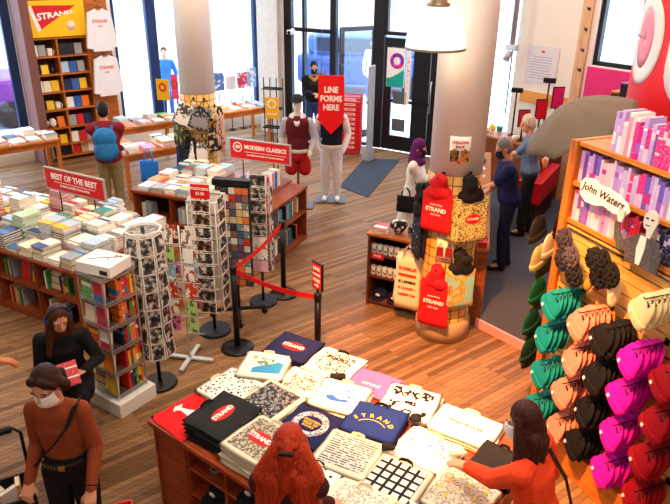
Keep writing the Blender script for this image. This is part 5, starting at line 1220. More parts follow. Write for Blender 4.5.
# beanies on pegs
def beanie_parts(c, seed):
    rnd = random.Random(seed); kn = pattern(c, c, 'knit', 1., seed * .1)
    def cr(u, v):
        a = 2 * PI * u; z = v * .19; r = .115 * math.sqrt(max(0, 1 - (v * .985) ** 2.6)) * (1 + .03 * math.sin(7 * a + seed) * v)
        return (r * math.cos(a), r * .23 * math.sin(a) + .01 * v, -.2 + .03 + z)
    crown = MB().grid(cr, 22, 8)
    cuff = MB().lathe([(.112, 0), (.122, .008), (.124, .055), (.118, .066), (.108, .06)], n=24); 
    for v in cuff.bm.verts: v.co.y *= .3; v.co.z -= .2
    return crown.mesh('crown', kn), cuff.mesh('cuff', pattern(c, c, 'knit', 1.4, seed * .2))
_bn = {}
TAGM = M('#ecebea', .5); HGR = M('#17181c', .5)
TAGME = MB().box((0, 0, 0), (.024, .004, .024)).mesh('label_tag', TAGM); LOOPME = MB().tube([(0, 0, -.02), (.012, 0, .0), (0, 0, .018), (-.012, 0, .0)], .006, 5, closed=True).box((0, -.008, -.03), (.045, .008, .025)).mesh('hang_loop', HGR)
CROWNROW = ['top', 'second', 'third', 'lowest']
def hats(u, z, n, cname, c, grpno, row, tilt=R(22)):
    u += .12
    if cname not in _bn: _bn[cname] = beanie_parts(c, len(_bn) + 1)
    peg = thing('peg', f'metal peg behind the {cname} beanies, {CROWNROW[row]} row', 'peg', gl(u, .0, z + .015), th(GA), 'pegs on the slatted front')
    MB().tube([(0, -.004, 0), (0, -.30, .004), (0, -.315, .02)], .005, 6).build('peg_arm', M('#2a2a2e', .4, .5), peg); MB().box((0, -.004, 0), (.04, .006, .05)).build('peg_plate', M('#2a2a2e', .4, .5), peg)
    for i in range(n):
        out = .055 + i * .047; k = n - 1 - i
        lab = f'{cname} knitted beanie, {"frontmost" if k == 0 else ORD[k] + " behind the front one"}, {CROWNROW[row]} row on the slatted front'
        b = thing('beanie', lab, 'hat', gl(u + random.uniform(-.008, .008), out, z), 0, f'{cname} beanies on pegs')
        b.rotation_euler = (Matrix.Rotation(th(GA) + R(-20) + random.uniform(-.1, .1), 3, 'Z') @ Matrix.Rotation(tilt + random.uniform(-.12, .12), 3, 'Y') @ Matrix.Rotation(R(-12), 3, 'X')).to_euler()
        mk('crown', _bn[cname][0], b, (0, 0, 0)); mk('cuff', _bn[cname][1], b, (0, 0, 0))
        if k == 0: mk('label_tag', TAGME, b, (-.035, -.04, -.168))
        mk('hang_loop', LOOPME, b, (.02, 0, .0))
ROWZ = [1.5, 1.19, .86, .52]
for (us, cname, c, rows) in (((.2, .16, .2, .2), 'teal', '#0a8f8f', (0, 1, 2, 3)), ((.5, .5, .47, .47), 'salmon', '#f4917c', (0, 1, 2, 3)), ((.75, .74, .72, .70), 'black', '#141416', (0, 1, 2, 3)), ((1.02, 1.0, 1.0, 1.0), 'hot pink', '#f210cc', (0, 1, 2, 3)), ((1.3, 1.3, 1.3, 1.3), 'red', '#a80a1c', (0, 1, 2, 3))):
    for r in rows: hats(us[r], ROWZ[r], 5, cname, c, 0, r)
hats(1.02, 1.88, 5, 'cream', '#ecd7a4', 0, 0)
# rosette scarves, black caps and a cream glove bundle along the top
def rosette(label, loc, rz, c, r):
    mb = MB()
    for i in range(14):
        a = i * 2.4; rr = r * math.sqrt(i / 14) * .8; mb.tube([(rr * math.cos(a) + .02 * math.cos(a + q), -.02 - .03 * (1 - rr / r) + .008 * math.sin(q * 2), rr * math.sin(a) + .025 * math.sin(a + q)) for q in (0, .9, 1.8, 2.7, 3.6, 4.5, 5.4)], .013, 6, closed=True)
    mb.sph((0, .0, 0), (r * .95, .03, r * .95))
    tag(mb.build('knit_flower', M(c, .95, sc=60, bmp=.4), None, loc, rz), label, 'scarf', 'gathered knit scarves on the unit')
for i, (u, z, c) in enumerate(((.14, 1.88, '#3a3640'), (.3, 1.8, '#4a444e'), (.16, 1.72, '#2c2a34'), (.36, 1.68, '#1e1c22'), (.48, 1.86, '#161618'), (.6, 1.9, '#141416'), (.55, 1.75, '#18171a'), (.7, 1.84, '#121214'))):
    rosette(f'{["charcoal", "dark grey", "slate", "blackish"][i % 4]} gathered knit scarf, {ORD[i]} from left along the unit top', gl(u, .1 + .05 * (i % 2), z), th(GA) + R(-15), c, .1)
crumple('glove', 'pale cream knitted gloves hanging below the black scarves', gl(.72, .12, 1.58), (.07, .06, .24), M('#efdcb4', .95, sc=60, bmp=.4), 'gloves', None, 77)
crumple('scarf', 'small yellowish knitted pouch by the grey scarves', gl(.44, .1, 1.58), (.06, .06, .1), M('#8a7a2a', .95), 'pouch', None, 78)
# green hats and dark hats on the left end of the unit
for i, (v, z, c, cn) in enumerate(((.06, 1.62, '#c8bb7a', 'khaki'), (.2, 1.5, '#55602a', 'olive'), (.1, 1.3, '#14603a', 'dark green'), (.22, 1.16, '#5a662c', 'moss'), (.08, 1.0, '#16553a', 'bottle green'), (.2, .86, '#4a5424', 'olive drab'), (.1, .7, '#1a4a32', 'pine green'), (.2, .56, '#3a4a22', 'deep moss'), (.24, 1.9, '#1a1a1e', 'black'), (.08, 1.84, '#262428', 'charcoal'), (.16, 1.72, '#d8c8ae', 'beige'))):
    if cn not in _bn: _bn[cn] = beanie_parts(c, i + 20)
    b = thing('beanie', f'{cn} knitted beanie hanging on the left end of the shelving unit', 'hat', local(GO, GA, -.2 - .09 * (i % 2), v - .13, z + .05), 0, 'beanies on the unit end')
    b.rotation_euler = (Matrix.Rotation(th(GA) - PI / 2 + .3, 3, 'Z') @ Matrix.Rotation(.3, 3, 'Y')).to_euler(); mk('crown', _bn[cn][0], b); mk('cuff', _bn[cn][1], b); mk('hang_loop', LOOPME, b, (0, 0, 0))
# ---------------------------------------------------------------- open umbrella behind the unit
ub = thing('umbrella', 'open grey-brown umbrella displayed above the left end of the shelving unit', 'umbrella', (2.40, 6.42, 2.31), 0)
tilt = Matrix.Rotation(R(-29), 4, 'Y') @ Matrix.Rotation(R(0), 4, 'X')
def um(u, v):
    a = 2 * PI * v; seg = (v * 8) % 1; r = .57 * u * (1 - .06 * math.sin(PI * seg) * u); z = .33 - .29 * u ** 1.5 + .03 * math.sin(PI * seg) * u
    return tilt @ Vector((r * math.cos(a), r * math.sin(a), z))
MB().grid(um, 10, 48, thick=.004).build('canopy', M('#7d7266', .7, var=.06), ub)
rb = MB()
for k in range(8):
    a = 2 * PI * k / 8; rb.tube([tilt @ Vector((  .57 * u * math.cos(a), .57 * u * math.sin(a), .32 - .29 * u ** 1.5)) for u in (0, .25, .5, .75, 1)], .004, 5)
rb.build('ribs', CHROME, ub)
MB().cyl(tilt @ Vector((0, 0, -.3)), tilt @ Vector((0, 0, .325)), .007, n=8).build('shaft', CHROME, ub); MB().tube([tilt @ Vector(p) for p in ((0, 0, -.3), (0, 0, -.4), (.02, 0, -.44), (.05, 0, -.44), (.07, 0, -.4))], .013, 8).build('crook_handle', M('#3a2416'), ub)
us = thing('umbrella_stand', 'thin dark pole stand carrying the open umbrella', 'stand', (2.42, 6.46, .1), 0); MB().cyl((0, 0, 0), (0, 0, .02), .16, n=20).build('base', DKMET, us); MB().cyl((0, 0, .02), (0, 0, 1.62), .014, n=8).build('pole', DKMET, us)
# ---------------------------------------------------------------- red drum with white letters
DR = (4.42, 7.45); DRR = 1.12
dr = thing('red_drum', 'big red round enclosure with large white letters at the upper right', 'enclosure', (DR[0], DR[1], 0), 0)
MB().lathe([(0, 0), (DRR, 0), (DRR, 5.4), (0, 5.4)], n=72).build('drum_wall', M('#e8131b', .35, var=.03), dr)
def drum_patch(az0, zc, a, b, a2, b2, mat, name, r=.007):
    """ring or disc that lies on the curved wall"""
    def f(u, v):
        t = 2 * PI * u; k = v; x = (a2 + (a - a2) * k) * math.cos(t); z = (b2 + (b - b2) * k) * math.sin(t); an = R(az0) + x / DRR; return ((DRR + r) * math.sin(an), (DRR + r) * math.cos(an), zc + z)
    return MB().grid(f, 48, 3, thick=.004).build(name, mat, dr)
LW_ = M('#eceaea', .5)
drum_patch(271, 3.07, .33, .47, .17, .3, LW_, 'letter_o'); drum_patch(271, 3.07, .17, .3, 0.01, 0.01, M('#e890a8', .5), 'pink_centre', .009)
def upath(u, v):
    # a fat letter U along the wall
    t = u; w = (v - .5) * .19
    if t < .35: x, z, nx, nz = -.26, .42 - t / .35 * .5, 1, 0
    elif t > .65: x, z, nx, nz = .26, -.08 + (t - .65) / .35 * .5, -1, 0
    else:
        q = PI + (t - .35) / .3 * PI; x, z, nx, nz = .26 * math.cos(q), -.08 + .3 * math.sin(q), -math.cos(q), -math.sin(q)
    an = R(231) - (x + nx * w) / DRR; return ((DRR + .007) * math.sin(an), (DRR + .007) * math.cos(an), 2.93 + z + nz * w)
MB().grid(upath, 40, 3, thick=.004).build('letter_u', LW_, dr)
# stepped dark boxes between the pink panel and the drum
for i in range(6):
    p = rw(3.15 + i * .13, -.26, 0); h = 1.55 + i * .14
    o = thing('stepped_crate', f'dark upright case, {ORD[i]} step from left beside the red drum', 'case', (p[0], p[1], 0), th(140), 'stepped dark cases by the drum')
    MB().box((0, 0, h / 2), (.125, .4, h), bev=.004).build('body', M(['#3a2030', '#4a1c2a', '#2a1c3a', '#5a2a1a', '#221a34', '#1c1830'][i], .6), o); MB().box((0, 0, h + .012), (.127, .42, .024)).build('top_board', M(['#a08468', '#b0482a', '#3a2a6a', '#c8702a', '#4a2a5a', '#2a2448'][i], .5), o)
# ---------------------------------------------------------------- people
def ik(S, W, a, b, pole):
    S, W = Vector(S), Vector(W); d = W - S; L = d.length
    if L > (a + b) * .985: W = S + d * ((a + b) * .985 / L); d = W - S; L = d.length
    d.normalize(); x = (a * a - b * b + L * L) / (2 * L); h = math.sqrt(max(0, a * a - x * x)); pl_ = Vector(pole); pl_ = (pl_ - d * pl_.dot(d)).normalized()
    return S + d * x + pl_ * h, W
def hand_prims(W, d, n, side, k=1., curl=.5):
    """palm, four unequal bent fingers and a thumb from the side of the palm; n = palm normal"""
    d = Vector(d).normalized(); n = Vector(n); n = (n - d * n.dot(d)).normalized(); l = d.cross(n) * side; P = []; W = Vector(W)
    for i, (ln, off) in enumerate(((.070, .03), (.080, .011), (.075, -.009), (.058, -.027))):
        kn = W + d * (.085 - .004 * abs(i - 1)) * k + l * off * k; P.append(('c', W + l * off * .6 * k, kn, .016 * k, .0125 * k))
        c1 = curl * .8 + .06 * i; c2 = c1 + curl * .9
        m1_ = kn + (d * math.cos(c1) + n * math.sin(c1)) * ln * .52 * k; m2_ = m1_ + (d * math.cos(c2) + n * math.sin(c2)) * ln * .48 * k
        P += [('c', kn, m1_, .0105 * k, .0092 * k), ('c', m1_, m2_, .0092 * k, .0075 * k)]
    b0 = W + d * .025 * k + l * .022 * k; b1 = b0 + (d * .6 + l * .7 + n * .3).normalized() * .042 * k; b2 = b1 + (d * .9 + l * .15 + n * .45).normalized() * .034 * k
    P += [('c', b0, b1, .014 * k, .011 * k), ('c', b1, b2, .011 * k, .0085 * k)]
    return P
def person(label, loc, face, h=1.7, lean=0., yaw=0., pitch=0., wrists=None, hand_dir=(None, None), seat=None, top='#333333', sleeve=1., trou='#222222', hair='#2a1a12', style='short', mask=None, skin=SKIN, fine=False, shoe='#1a1a1c', long_top=0., curl=.5, poles=(None, None), bulk=1., stride=.0, shoes=True, wide=1., highw=False):
    k = h / 1.72; rz = R(180 - face); name = 'person'
    o = thing(name, label, 'person', loc, rz); vx = .007 if fine else .011
    inv = Matrix.Rotation(-rz, 3, 'Z')
    def tolocal(p): return inv @ (Vector(p) - Vector(loc))
    ph = (.94 * k) if seat is None else seat + .09
    pel = Vector((0, 0, ph)); LM = Matrix.Rotation(lean, 3, 'X')
    def up(x, y, z): return pel + LM @ Vector((x * k, y * k, (z - .94) * k))
    waist, chest, nb, hb = up(0, 0, 1.10), up(0, 0, 1.29), up(0, .015, 1.43), up(0, 0, 1.53)
    sh = [up(s * .165 * bulk, .01, 1.395) for s in (-1, 1)]
    HM = (Matrix.Rotation(yaw, 3, 'Z') @ Matrix.Rotation(pitch, 3, 'X')); Hc = hb + (LM @ Vector((0, 0, .03 * k))) + HM @ Vector((0, -.012 * k, .065 * k))
    H4 = HM.to_4x4()
    def hd(x, y, z): return Hc + HM @ (Vector((x, y, z)) * k)
    prims = [('c', pel, waist, .13 * k, .112 * k, .72), ('c', waist, chest, .112 * k, .138 * k, .66), ('c', chest, up(0, .005, 1.39), .14 * k, .12 * k, .6), ('c', nb, hb + Vector((0, 0, .02 * k)), .055 * k, .05 * k),
             ('s', hd(0, .012, .03), (.074 * k, .092 * k, .1 * k), H4), ('s', hd(0, -.02, -.045), (.057 * k, .068 * k, .07 * k), H4), ('c', hd(0, -.088, .012), hd(0, -.104, -.02), .010 * k, .014 * k), ('s', hd(0, -.078, -.062), (.024 * k, .012 * k, .009 * k), H4)]
    for s in (-1, 1): prims += [('s', hd(s * .075, .012, -.004), (.011 * k, .02 * k, .03 * k), H4), ('c', hd(s * .028, -.08, .028), hd(s * .05, -.068, .028), .009 * k, .007 * k)]
    arms = []
    for i, s in enumerate((-1, 1)):
        S = sh[i]; W = tolocal(wrists[i]) if wrists and wrists[i] is not None else S + Vector((s * .07, -.05, -.5)) * k
        E, W = ik(S, W, .29 * k, .26 * k, poles[i] or (s * .5, .6, -.6)); arms.append((S, E, W))
        dd = (W - E).normalized(); hdv = Vector(hand_dir[i]) if hand_dir[i] else dd
        if hand_dir[i]: hdv = inv @ hdv
        pn = Vector((-s, 0, 0)) if abs(hdv.z) > .7 else Vector((0, 0, -1))
        prims += [('c', S, E, .05 * k, .041 * k), ('c', E, W, .04 * k, .028 * k)] + hand_prims(W, hdv, pn, -s if pn.z else s, k, curl)
    legs = []
    for s in (-1, 1):
        hp = pel + Vector((s * .085, 0, -.02)) * k
        if seat is None: kn = Vector((s * .09 * k, (-.02 - s * stride * .5) * k, .5 * k)); an = Vector((s * .095 * k, (.03 - s * stride) * k, .09 * k))
        else: kn = hp + Vector((s * .03, -.40, .05)) * k; an = Vector((s * .1 * k, kn.y + .06, .09 * k))
        legs.append((hp, kn, an)); prims += [('c', hp, kn, .082 * k, .056 * k), ('c', kn, an, .055 * k, .036 * k), ('c', an, an + Vector((0, -.13, -.05)) * k, .036 * k, .028 * k)]
    blob('body', prims, M(skin, .6, var=.05), o, vx, 3)
    q = 1.16
    tp = [('c', nb + Vector((0, .0, -.02 * k)), S_ + Vector((0, 0, .0)), .07 * k, .064 * k * bulk) for S_ in sh] + [('c', pel + Vector((0, 0, .05 * k)), waist, .145 * k * q * bulk, .128 * k * bulk * q, .76), ('c', waist, chest, .128 * k * bulk * q, .148 * k * bulk * q, .70), ('c', chest, up(0, .005, 1.385), .148 * k * q * bulk, .125 * k * q, .66), ('s', nb + Vector((0, 0, -.005)), (.078 * k, .072 * k, .04 * k))]
    if highw: tp[len(sh)] = ('c', up(0, 0, 1.035), waist, .13 * k * q * bulk, .125 * k * bulk * q, .76)
    if long_top:
        if seat is None: tp.append(('c', pel + Vector((0, 0, .05)), pel + Vector((0, .01, -long_top)), .165 * k * min(bulk, 1.08), (.165 + .09 * min(1, long_top * 3)) * k * min(bulk, 1.08), .78))
        else: tp += [('c', hp_, hp_.lerp(kn_, .75), .13 * k, .12 * k) for hp_, kn_, _ in legs] + [('c', pel + Vector((0, .05, .05)), pel + Vector((0, .1, -.25)), .17 * k, .19 * k, .8)]
    for (S, E, W) in arms:
        tp.append(('c', S, S.lerp(E, min(1, sleeve * 2)), .068 * k * bulk, .056 * k * bulk))
        if sleeve > .5: tp.append(('c', E, E.lerp(W, min(1, sleeve * 2 - 1) * .97), .056 * k * bulk, .042 * k * bulk))
    tm = top if not isinstance(top, str) else M(top, .9, var=.15, sc=14)
    topo = blob('top', tp, tm, o, vx, 3)
    tr = [('c', pel + Vector((0, 0, .07 * k)), pel + Vector((0, 0, -.03 * k)), .155 * k, .155 * k, .76)]
    if highw: tr.append(('c', pel, up(0, 0, 1.03), .16 * k, .146 * k, .8))
    for hp, kn, an in legs: tr += [('c', hp, kn, .098 * k, .072 * k), ('c', kn, an + Vector((0, 0, .0)), .07 * k, .055 * k)]
    blob('trousers', tr, M(trou, .9, var=.18, sc=14), o, vx, 3)
    if shoes:
        for hp, kn, an in legs: blob('shoe', [('c', an + Vector((0, .03, -.045)) * 1, an + Vector((0, -.14 * k, -.055)), .044 * k, .034 * k)], M(shoe, .6), o, .012, 2)
    # face
    for s in (-1, 1):
        MB().sph((0, 0, 0), (.0135 * k, .007 * k, .008 * k), 0, 10).sph((0, -.0045 * k, 0), (.0062 * k, .005 * k, .0065 * k), 1, 8).build('eye', [M('#efe9e4', .3), M('#2a1a14', .3)], o, hd(s * .033, -.073, .012), rot=HM.to_euler())
        MB().sph((0, 0, 0), (.021 * k, .006 * k, .004 * k)).build('eyebrow', M(hair if style != 'bald' else '#555555', .9), o, hd(s * .035, -.0775, .033), rot=HM.to_euler())
    if not mask: MB().sph((0, 0, 0), (.024 * k, .006 * k, .007 * k)).build('lips', M('#b5605a', .5), o, hd(0, -.0855, -.062), rot=HM.to_euler())
    else:
        def mf(u, v):
            a = -PI / 2 + (u - .5) * R(150); z = (.5 - v); f = math.cos(z * 1.9)
            return HM @ (Vector((.068 * math.cos(a) * (1 if False else 1), -.012 + (.088 + .016 * f) * math.sin(a) * (.62 + .38 * f), -.048 + z * .105)) * k)
        mo = MB().grid(mf, 14, 8, thick=.003).build('face_mask', M(mask, .8, var=.03), o, Hc)
        for s in (-1, 1): MB().tube([HM @ (Vector(p) * k) for p in ((s * .066, -.03, -.02), (s * .08, .02, .01))], .002, 4).build('ear_loop', M(mask), mo)
    hm = M('#000000')
    key = ('hair', hair)
    if key not in _mc:
        m_, nt, b = nodes('hair_strands'); f = noise(nt, coords(nt, scale=(55, 55, 5)), 3, 3)
        nt.links.new(ramp(nt, f, [(.3, shade(hair, .45)), (.7, shade(hair, 1.5))]), b.inputs['Base Color']); b.inputs['Roughness'].default_value = .5; b.inputs['Specular IOR Level'].default_value = .2; bump(nt, b, f, .5, .01); _mc[key] = m_
    hm = _mc[key]
    capp = [('s', hd(0, .022, .045), (.083 * k, .094 * k, .1 * k), H4), ('s', hd(0, .045, .0), (.078 * k, .075 * k, .09 * k), H4)]
    if style == 'short': blob('hair', capp, hm, o, vx, 3)
    elif style in ('long', 'longhalf'):
        dn = lambda x, y, z: hd(x, y, .03) + Vector((0, 0, z * k)) + (LM @ Vector((0, 0.01, 0)))
        wd = wide; dr_ = [('c', hd(0, .05, .02), dn(0, .075, -.2), .082 * k, .105 * k * wd, .8 / wd), ('c', dn(0, .075, -.2), dn(0, .1, -.42), .105 * k * wd, .1 * k * wd, .6 / wd)]
        for s in (-1, 1): dr_ += [('c', hd(s * .062, .0, .05), dn(s * .085 * wd, .02, -.17), .032 * k, .04 * k), ('c', dn(s * .085 * wd, .02, -.17), dn(s * .12 * wd, .03, -.36), .04 * k, .026 * k), ('c', dn(s * .05 * wd, .08, -.1), dn(s * .09 * wd, .11, -.44), .05 * k, .03 * k), ('c', dn(s * .03, .12, -.15), dn(s * .035, .135, -.44), .04 * k, .025 * k)]
        if wide > 1.3:
            for s in (-1, 1): dr_ += [('c', hd(s * .05, .05, .0), dn(s * .13, .07, -.2), .06 * k, .075 * k), ('c', dn(s * .13, .07, -.2), dn(s * .135, .1, -.5), .07 * k, .05 * k), ('c', dn(s * .07, .1, -.2), dn(s * .08, .14, -.55), .07 * k, .05 * k)]
        if style == 'longhalf': dr_ += [('c', hd(0, .1, .06), hd(0, .125, .0), .032 * k, .04 * k), ('c', hd(0, .125, .0), dn(.01, .16, -.25), .04 * k, .02 * k), ('s', hd(-.03, .09, .05), (.03, .03, .02)), ('s', hd(.03, .09, .05), (.03, .03, .02))]
        blob('hair', capp + dr_, hm, o, vx, 2)
    elif style == 'pony': blob('hair', capp + [('c', hd(s * .066, .02, .04), hd(s * .074, .05, -.05), .036 * k, .04 * k) for s in (-1, 1)] + [('c', hd(s * .03, -.05, .115), hd(s * .074, -.02, .04), .026 * k, .026 * k) for s in (-1, 1)] + [('c', hd(0, .1, -.01), hd(0, .13, -.06), .03 * k, .036 * k), ('c', hd(0, .13, -.06), hd(0, .12, -.2), .034 * k, .02 * k)], hm, o, vx, 2)
    elif style == 'hijab':
        blob('headscarf', [('s', hd(0, .02, .04), (.092 * k, .1 * k, .108 * k), H4), ('c', hd(0, .04, -.03), nb + Vector((0, .01, .0)), .088 * k, .1 * k), ('s', nb + Vector((0, -.03, .0)), (.13 * k, .12 * k, .07 * k)), ('c', hd(-.06, -.03, -.06), hd(.06, -.03, -.06), .035 * k, .035 * k), ('c', hd(0, -.02, -.09), nb, .06 * k, .09 * k)], M('#5a1a5c', .9), o, vx, 3)
    return dict(o=o, arms=arms, hd=hd, Hc=Hc, HM=HM, up=up, pel=pel, k=k, legs=legs, inv=inv, rz=rz, loc=Vector(loc), sh=sh, topo=topo)
def world(P, v): return P['loc'] + Matrix.Rotation(P['rz'], 3, 'Z') @ Vector(v)

# red-haired person before the table
p1 = person('person with long copper red hair seen from behind at the bag table', (-.235, 2.64, 0), 6, 1.63, R(10), R(2), R(12), [(-.42, 3.06, .95), (.06, 2.92, .95)], top='#3a1216', trou='#17171c', hair='#a63014', style='longhalf', fine=True, long_top=.15, wide=1.32)
MB().box((0, 0, 0), (.075, .022, .022), bev=.006).build('hair_clip', M('#160c0a', .4), p1['o'], p1['hd'](0, .152, .03))
# orange-sleeved person reaching
p2 = person('person with long dark hair in an orange sweater reaching across the bag table', (1.19, 2.86, 0), 305, 1.66, R(14), R(6), R(14), [None, (.80, 3.24, .975)], hand_dir=(None, (-.8, .55, -.12)), top='#f0461a', trou='#20242e', hair='#3a1a14', style='long', mask='#eceaf0', fine=True, curl=.25, bulk=1.08, wide=1.15)
MB().strap([p2['up'](-.13, -.135, 1.08), p2['up'](-.12, -.135, 1.3), p2['up'](-.11, -.06, 1.45), p2['up'](-.11, .06, 1.44), p2['up'](-.13, .15, 1.2), p2['up'](-.2, .14, .96)], (1, .1, 0), .035, .006).build('bag_strap', M('#1a1612'), p2['o'])
# rust sweater person lower left
p3 = person('person in rust brown sweater, black jeans and white mask at the lower left', (-1.66, 3.27, 0), 178, 1.68, R(4), R(-12), R(24), [(-1.84, 3.1, .93), (-1.45, 3.06, .92)], top='#8e4022', trou='#141418', hair='#34190f', style='pony', mask='#f4f2ee', fine=True, curl=.9, bulk=.88, highw=True, poles=((-.1, 1, 0), (.1, 1, 0)))
MB().strap([p3['up'](-.19, -.1, 1.0), p3['up'](-.09, -.135, 1.14), p3['up'](.02, -.15, 1.27), p3['up'](.1, -.125, 1.37), p3['up'](.13, -.03, 1.455), p3['up'](.12, .07, 1.43), p3['up'](.0, .145, 1.25), p3['up'](-.17, .12, 1.0)], (.75, 0, .6), .045, .007).build('crossbody_strap', M('#121214'), p3['o'])
bl_ = MB().lathe([(.172, -.022), (.178, -.02), (.178, .02), (.172, .022)], n=32)
bo = bl_.build('belt', M('#1a1412', .5), p3['o'], p3['up'](0, 0, 1.04)); bo.scale = (.875, .80, 1)
MB().box((.02, -.18, 0), (.045, .008, .036), bev=.004).build('buckle', M('#c8a24a', .3, 1), bo)
for i in range(7): MB().sph((-.15 + i * .024, -.178 + .0 * i + max(0, (.15 - i * .024) ** 2 * 3.2), 0), .005).build('stud', M('#c8a24a', .3, 1), bo)
wr = p3['arms'][1]; MB().lathe([(.034, -.008), (.037, 0), (.034, .008)], n=18).build('bracelet', M('#1a1a1e', .3, .5), p3['o'], wr[1].lerp(wr[2], .93), rot=(wr[2] - wr[1]).to_track_quat('Z', 'Y').to_euler())
# basket hanging from the hand
hw = world(p3, p3['arms'][1][2] + (p3['arms'][1][2] - p3['arms'][1][1]).normalized() * .105)
bk = thing('shopping_basket', 'red shopping basket with black handle carried by the person in rust sweater', 'basket', (hw.x + .02, hw.y - .02, hw.z - .36), R(20)); mk('basket_body', BKM, bk)
MB().tube([(-.22, 0, .21), (-.2, 0, .3), (-.12, 0, .345), (.12, 0, .345), (.2, 0, .3), (.22, 0, .21)], .012, 8).build('handle', M(BLACK, .4), bk)
# seated reader with headphones
p4 = person('seated person in black coat with headphones holding a red and white book', (-2.30, 4.83, 0), 162, 1.66, R(12), R(22), R(22), [(-2.27, 4.54, .71), (-2.06, 4.6, .71)], hand_dir=((.3, -.6, .1), (-.3, -.6, .1)), seat=.41, top='#121216', trou='#14141a', hair='#4a2a18', style='long', fine=True, long_top=.3, shoe='#101012')
MB().tube([p4['hd'](.098 * math.cos(a), .005, .03 + .112 * math.sin(a)) for a in [PI * i / 12 for i in range(13)]], .010, 8).build('headphone_band', M('#16285e', .5), p4['o'])
for s in (-1, 1): MB().cyl(p4['hd'](s * .08, .005, .01), p4['hd'](s * .112, .005, .01), .036, .032, 16).build('ear_cup', M('#1a2a60', .4), p4['o'])
st_ = thing('low_stool', 'low black stool under the seated reader', 'stool', (-2.30, 4.83, 0), 0); MB().cyl((0, 0, .35), (0, 0, .395), .15, n=24).build('seat', M('#15151a', .6), st_)
for i in range(4): MB().cyl((.09 * math.cos(i * PI / 2), .09 * math.sin(i * PI / 2), .35), (.13 * math.cos(i * PI / 2), .13 * math.sin(i * PI / 2), 0), .014, n=8).build('leg', M('#15151a', .5), st_)
ob = mk('book', book_mesh(.15, .21, .022, cover('#d01a26', '#e8eef2', 3)), None, (-2.14, 4.49, .74), 0, (R(35), R(-8), R(25))); tag(ob, 'red and white book held by the seated person with headphones', 'book')
# reaching person mostly outside the left edge
p5 = person('person at the left edge of whom only a reaching bare hand shows', (-2.9, 4.14, 0), 70, 1.72, R(8), 0, R(15), [(-2.55, 4.27, 1.02), None], hand_dir=((.9, .25, -.25), None), top='#2a2024', sleeve=.55, trou='#1a1c24', hair='#2a1a12', style='short', skin='#c8784e', curl=.5)
# cart at the left edge
kt = thing('hand_cart', 'black handled cart with red and white goods at the lower left edge', 'cart', (-2.2, 3.42, 0), R(30))
MB().tube([(-.16, .1, .1), (-.16, .16, .86), (-.12, .17, .9), (.12, .17, .9), (.16, .16, .86), (.16, .1, .1)], .012, 8).build('frame', M('#18181c', .4, .4), kt); MB().tube([(-.11, .17, .9), (.11, .17, .9)], .026, 10).build('handle_grip', M('#17171b', .6), kt)
MB().box((0, -.02, .14), (.34, .28, .03)).box((-.165, -.02, .35), (.015, .28, .42)).box((.165, -.02, .35), (.015, .28, .42)).box((0, -.155, .35), (.34, .015, .42)).box((0, .11, .35), (.34, .015, .42)).build('bin', M('#1a1a1e', .6), kt)
for sx in (-1, 1): MB().cyl((sx * .17, .08, .06), (sx * .2, .08, .06), .06, n=16).build('wheel', M(BLACK), kt)
for i, (x, y, c) in enumerate(((-.1, -.08, '#d01c24'), (0, .0, '#efece6'), (.1, -.06, '#d01c24'), (.06, .06, '#e8b83a'), (-.06, .05, '#2a3a7a'))):
    o = mk('book', book_mesh(.12, .2, .03, cover(c, '#f4f0e8', i)), None, local((-2.2, 3.42), 60, x, y, .156 + .3), 0, (R(90), 0, R(30) + i * .5)); tag(o, f'{["first red", "white", "second red", "yellow", "navy"][i]} book standing in the cart at the lower left edge', 'book')
# customer with backpack
p6 = person('person seen from behind in maroon hoodie with a blue backpack', (-3.40, 9.62, 0), 345, 1.82, R(4), 0, R(10), [(-3.55, 9.94, .98), (-3.18, 9.98, .98)], top='#7a1626', trou='#8a7a52', hair='#1c1412', style='short', bulk=1.15)
bpk = thing('backpack', 'blue backpack worn by the person in the maroon hoodie', 'bag', p6['loc'], p6['rz'])
blob('pack_body', [('s', p6['up'](0, .245, 1.30), (.17, .12, .15)), ('s', p6['up'](0, .24, 1.13), (.175, .13, .18)), ('s', p6['up'](0, .31, 1.08), (.11, .06, .1))], M('#1a6aa8', .7, var=.2), bpk, .012, 3)
for s in (-1, 1): MB().strap([p6['up'](s * .09, .17, 1.39), p6['up'](s * .1, .08, 1.475), p6['up'](s * .1, -.04, 1.475), p6['up'](s * .11, -.135, 1.35), p6['up'](s * .13, -.13, 1.15), p6['up'](s * .15, .1, 1.03)], (1, 0, 0), .05, .01).build('shoulder_strap', M('#174a7a'), bpk)
blob('hood', [('c', p6['up'](-.08, .07, 1.46), p6['up'](.08, .07, 1.46), .05, .05), ('s', p6['up'](0, .1, 1.42), (.1, .05, .06))], M('#7a1626', .9), p6['o'], .012)
# blue carrier bag by the table
hung_tote('bright blue carrier bag hanging at the table beside the backpack', (-3.02, 10.35, .98), th(92), .3, .36, M('#1a70d0', .5), M('#1a70d0', .5), .14, .2)
# man at the door
p7 = person('person in dark jacket and black mask standing inside the glass entrance', (-.5, 14.3, 0), 172, 1.76, R(4), 0, R(16), [(-.5, 14.02, 1.16), (-.38, 14.02, 1.14)], top='#181a24', trou='#2f4678', hair='#17120f', style='short', mask='#141416', bulk=1.12)
blob('collar', [('c', p7['up'](-.08, -.05, 1.45), p7['up'](0, -.11, 1.38), .035, .03), ('c', p7['up'](.08, -.05, 1.45), p7['up'](0, -.11, 1.38), .035, .03)], M('#b8843e', .9), p7['o'], .012)
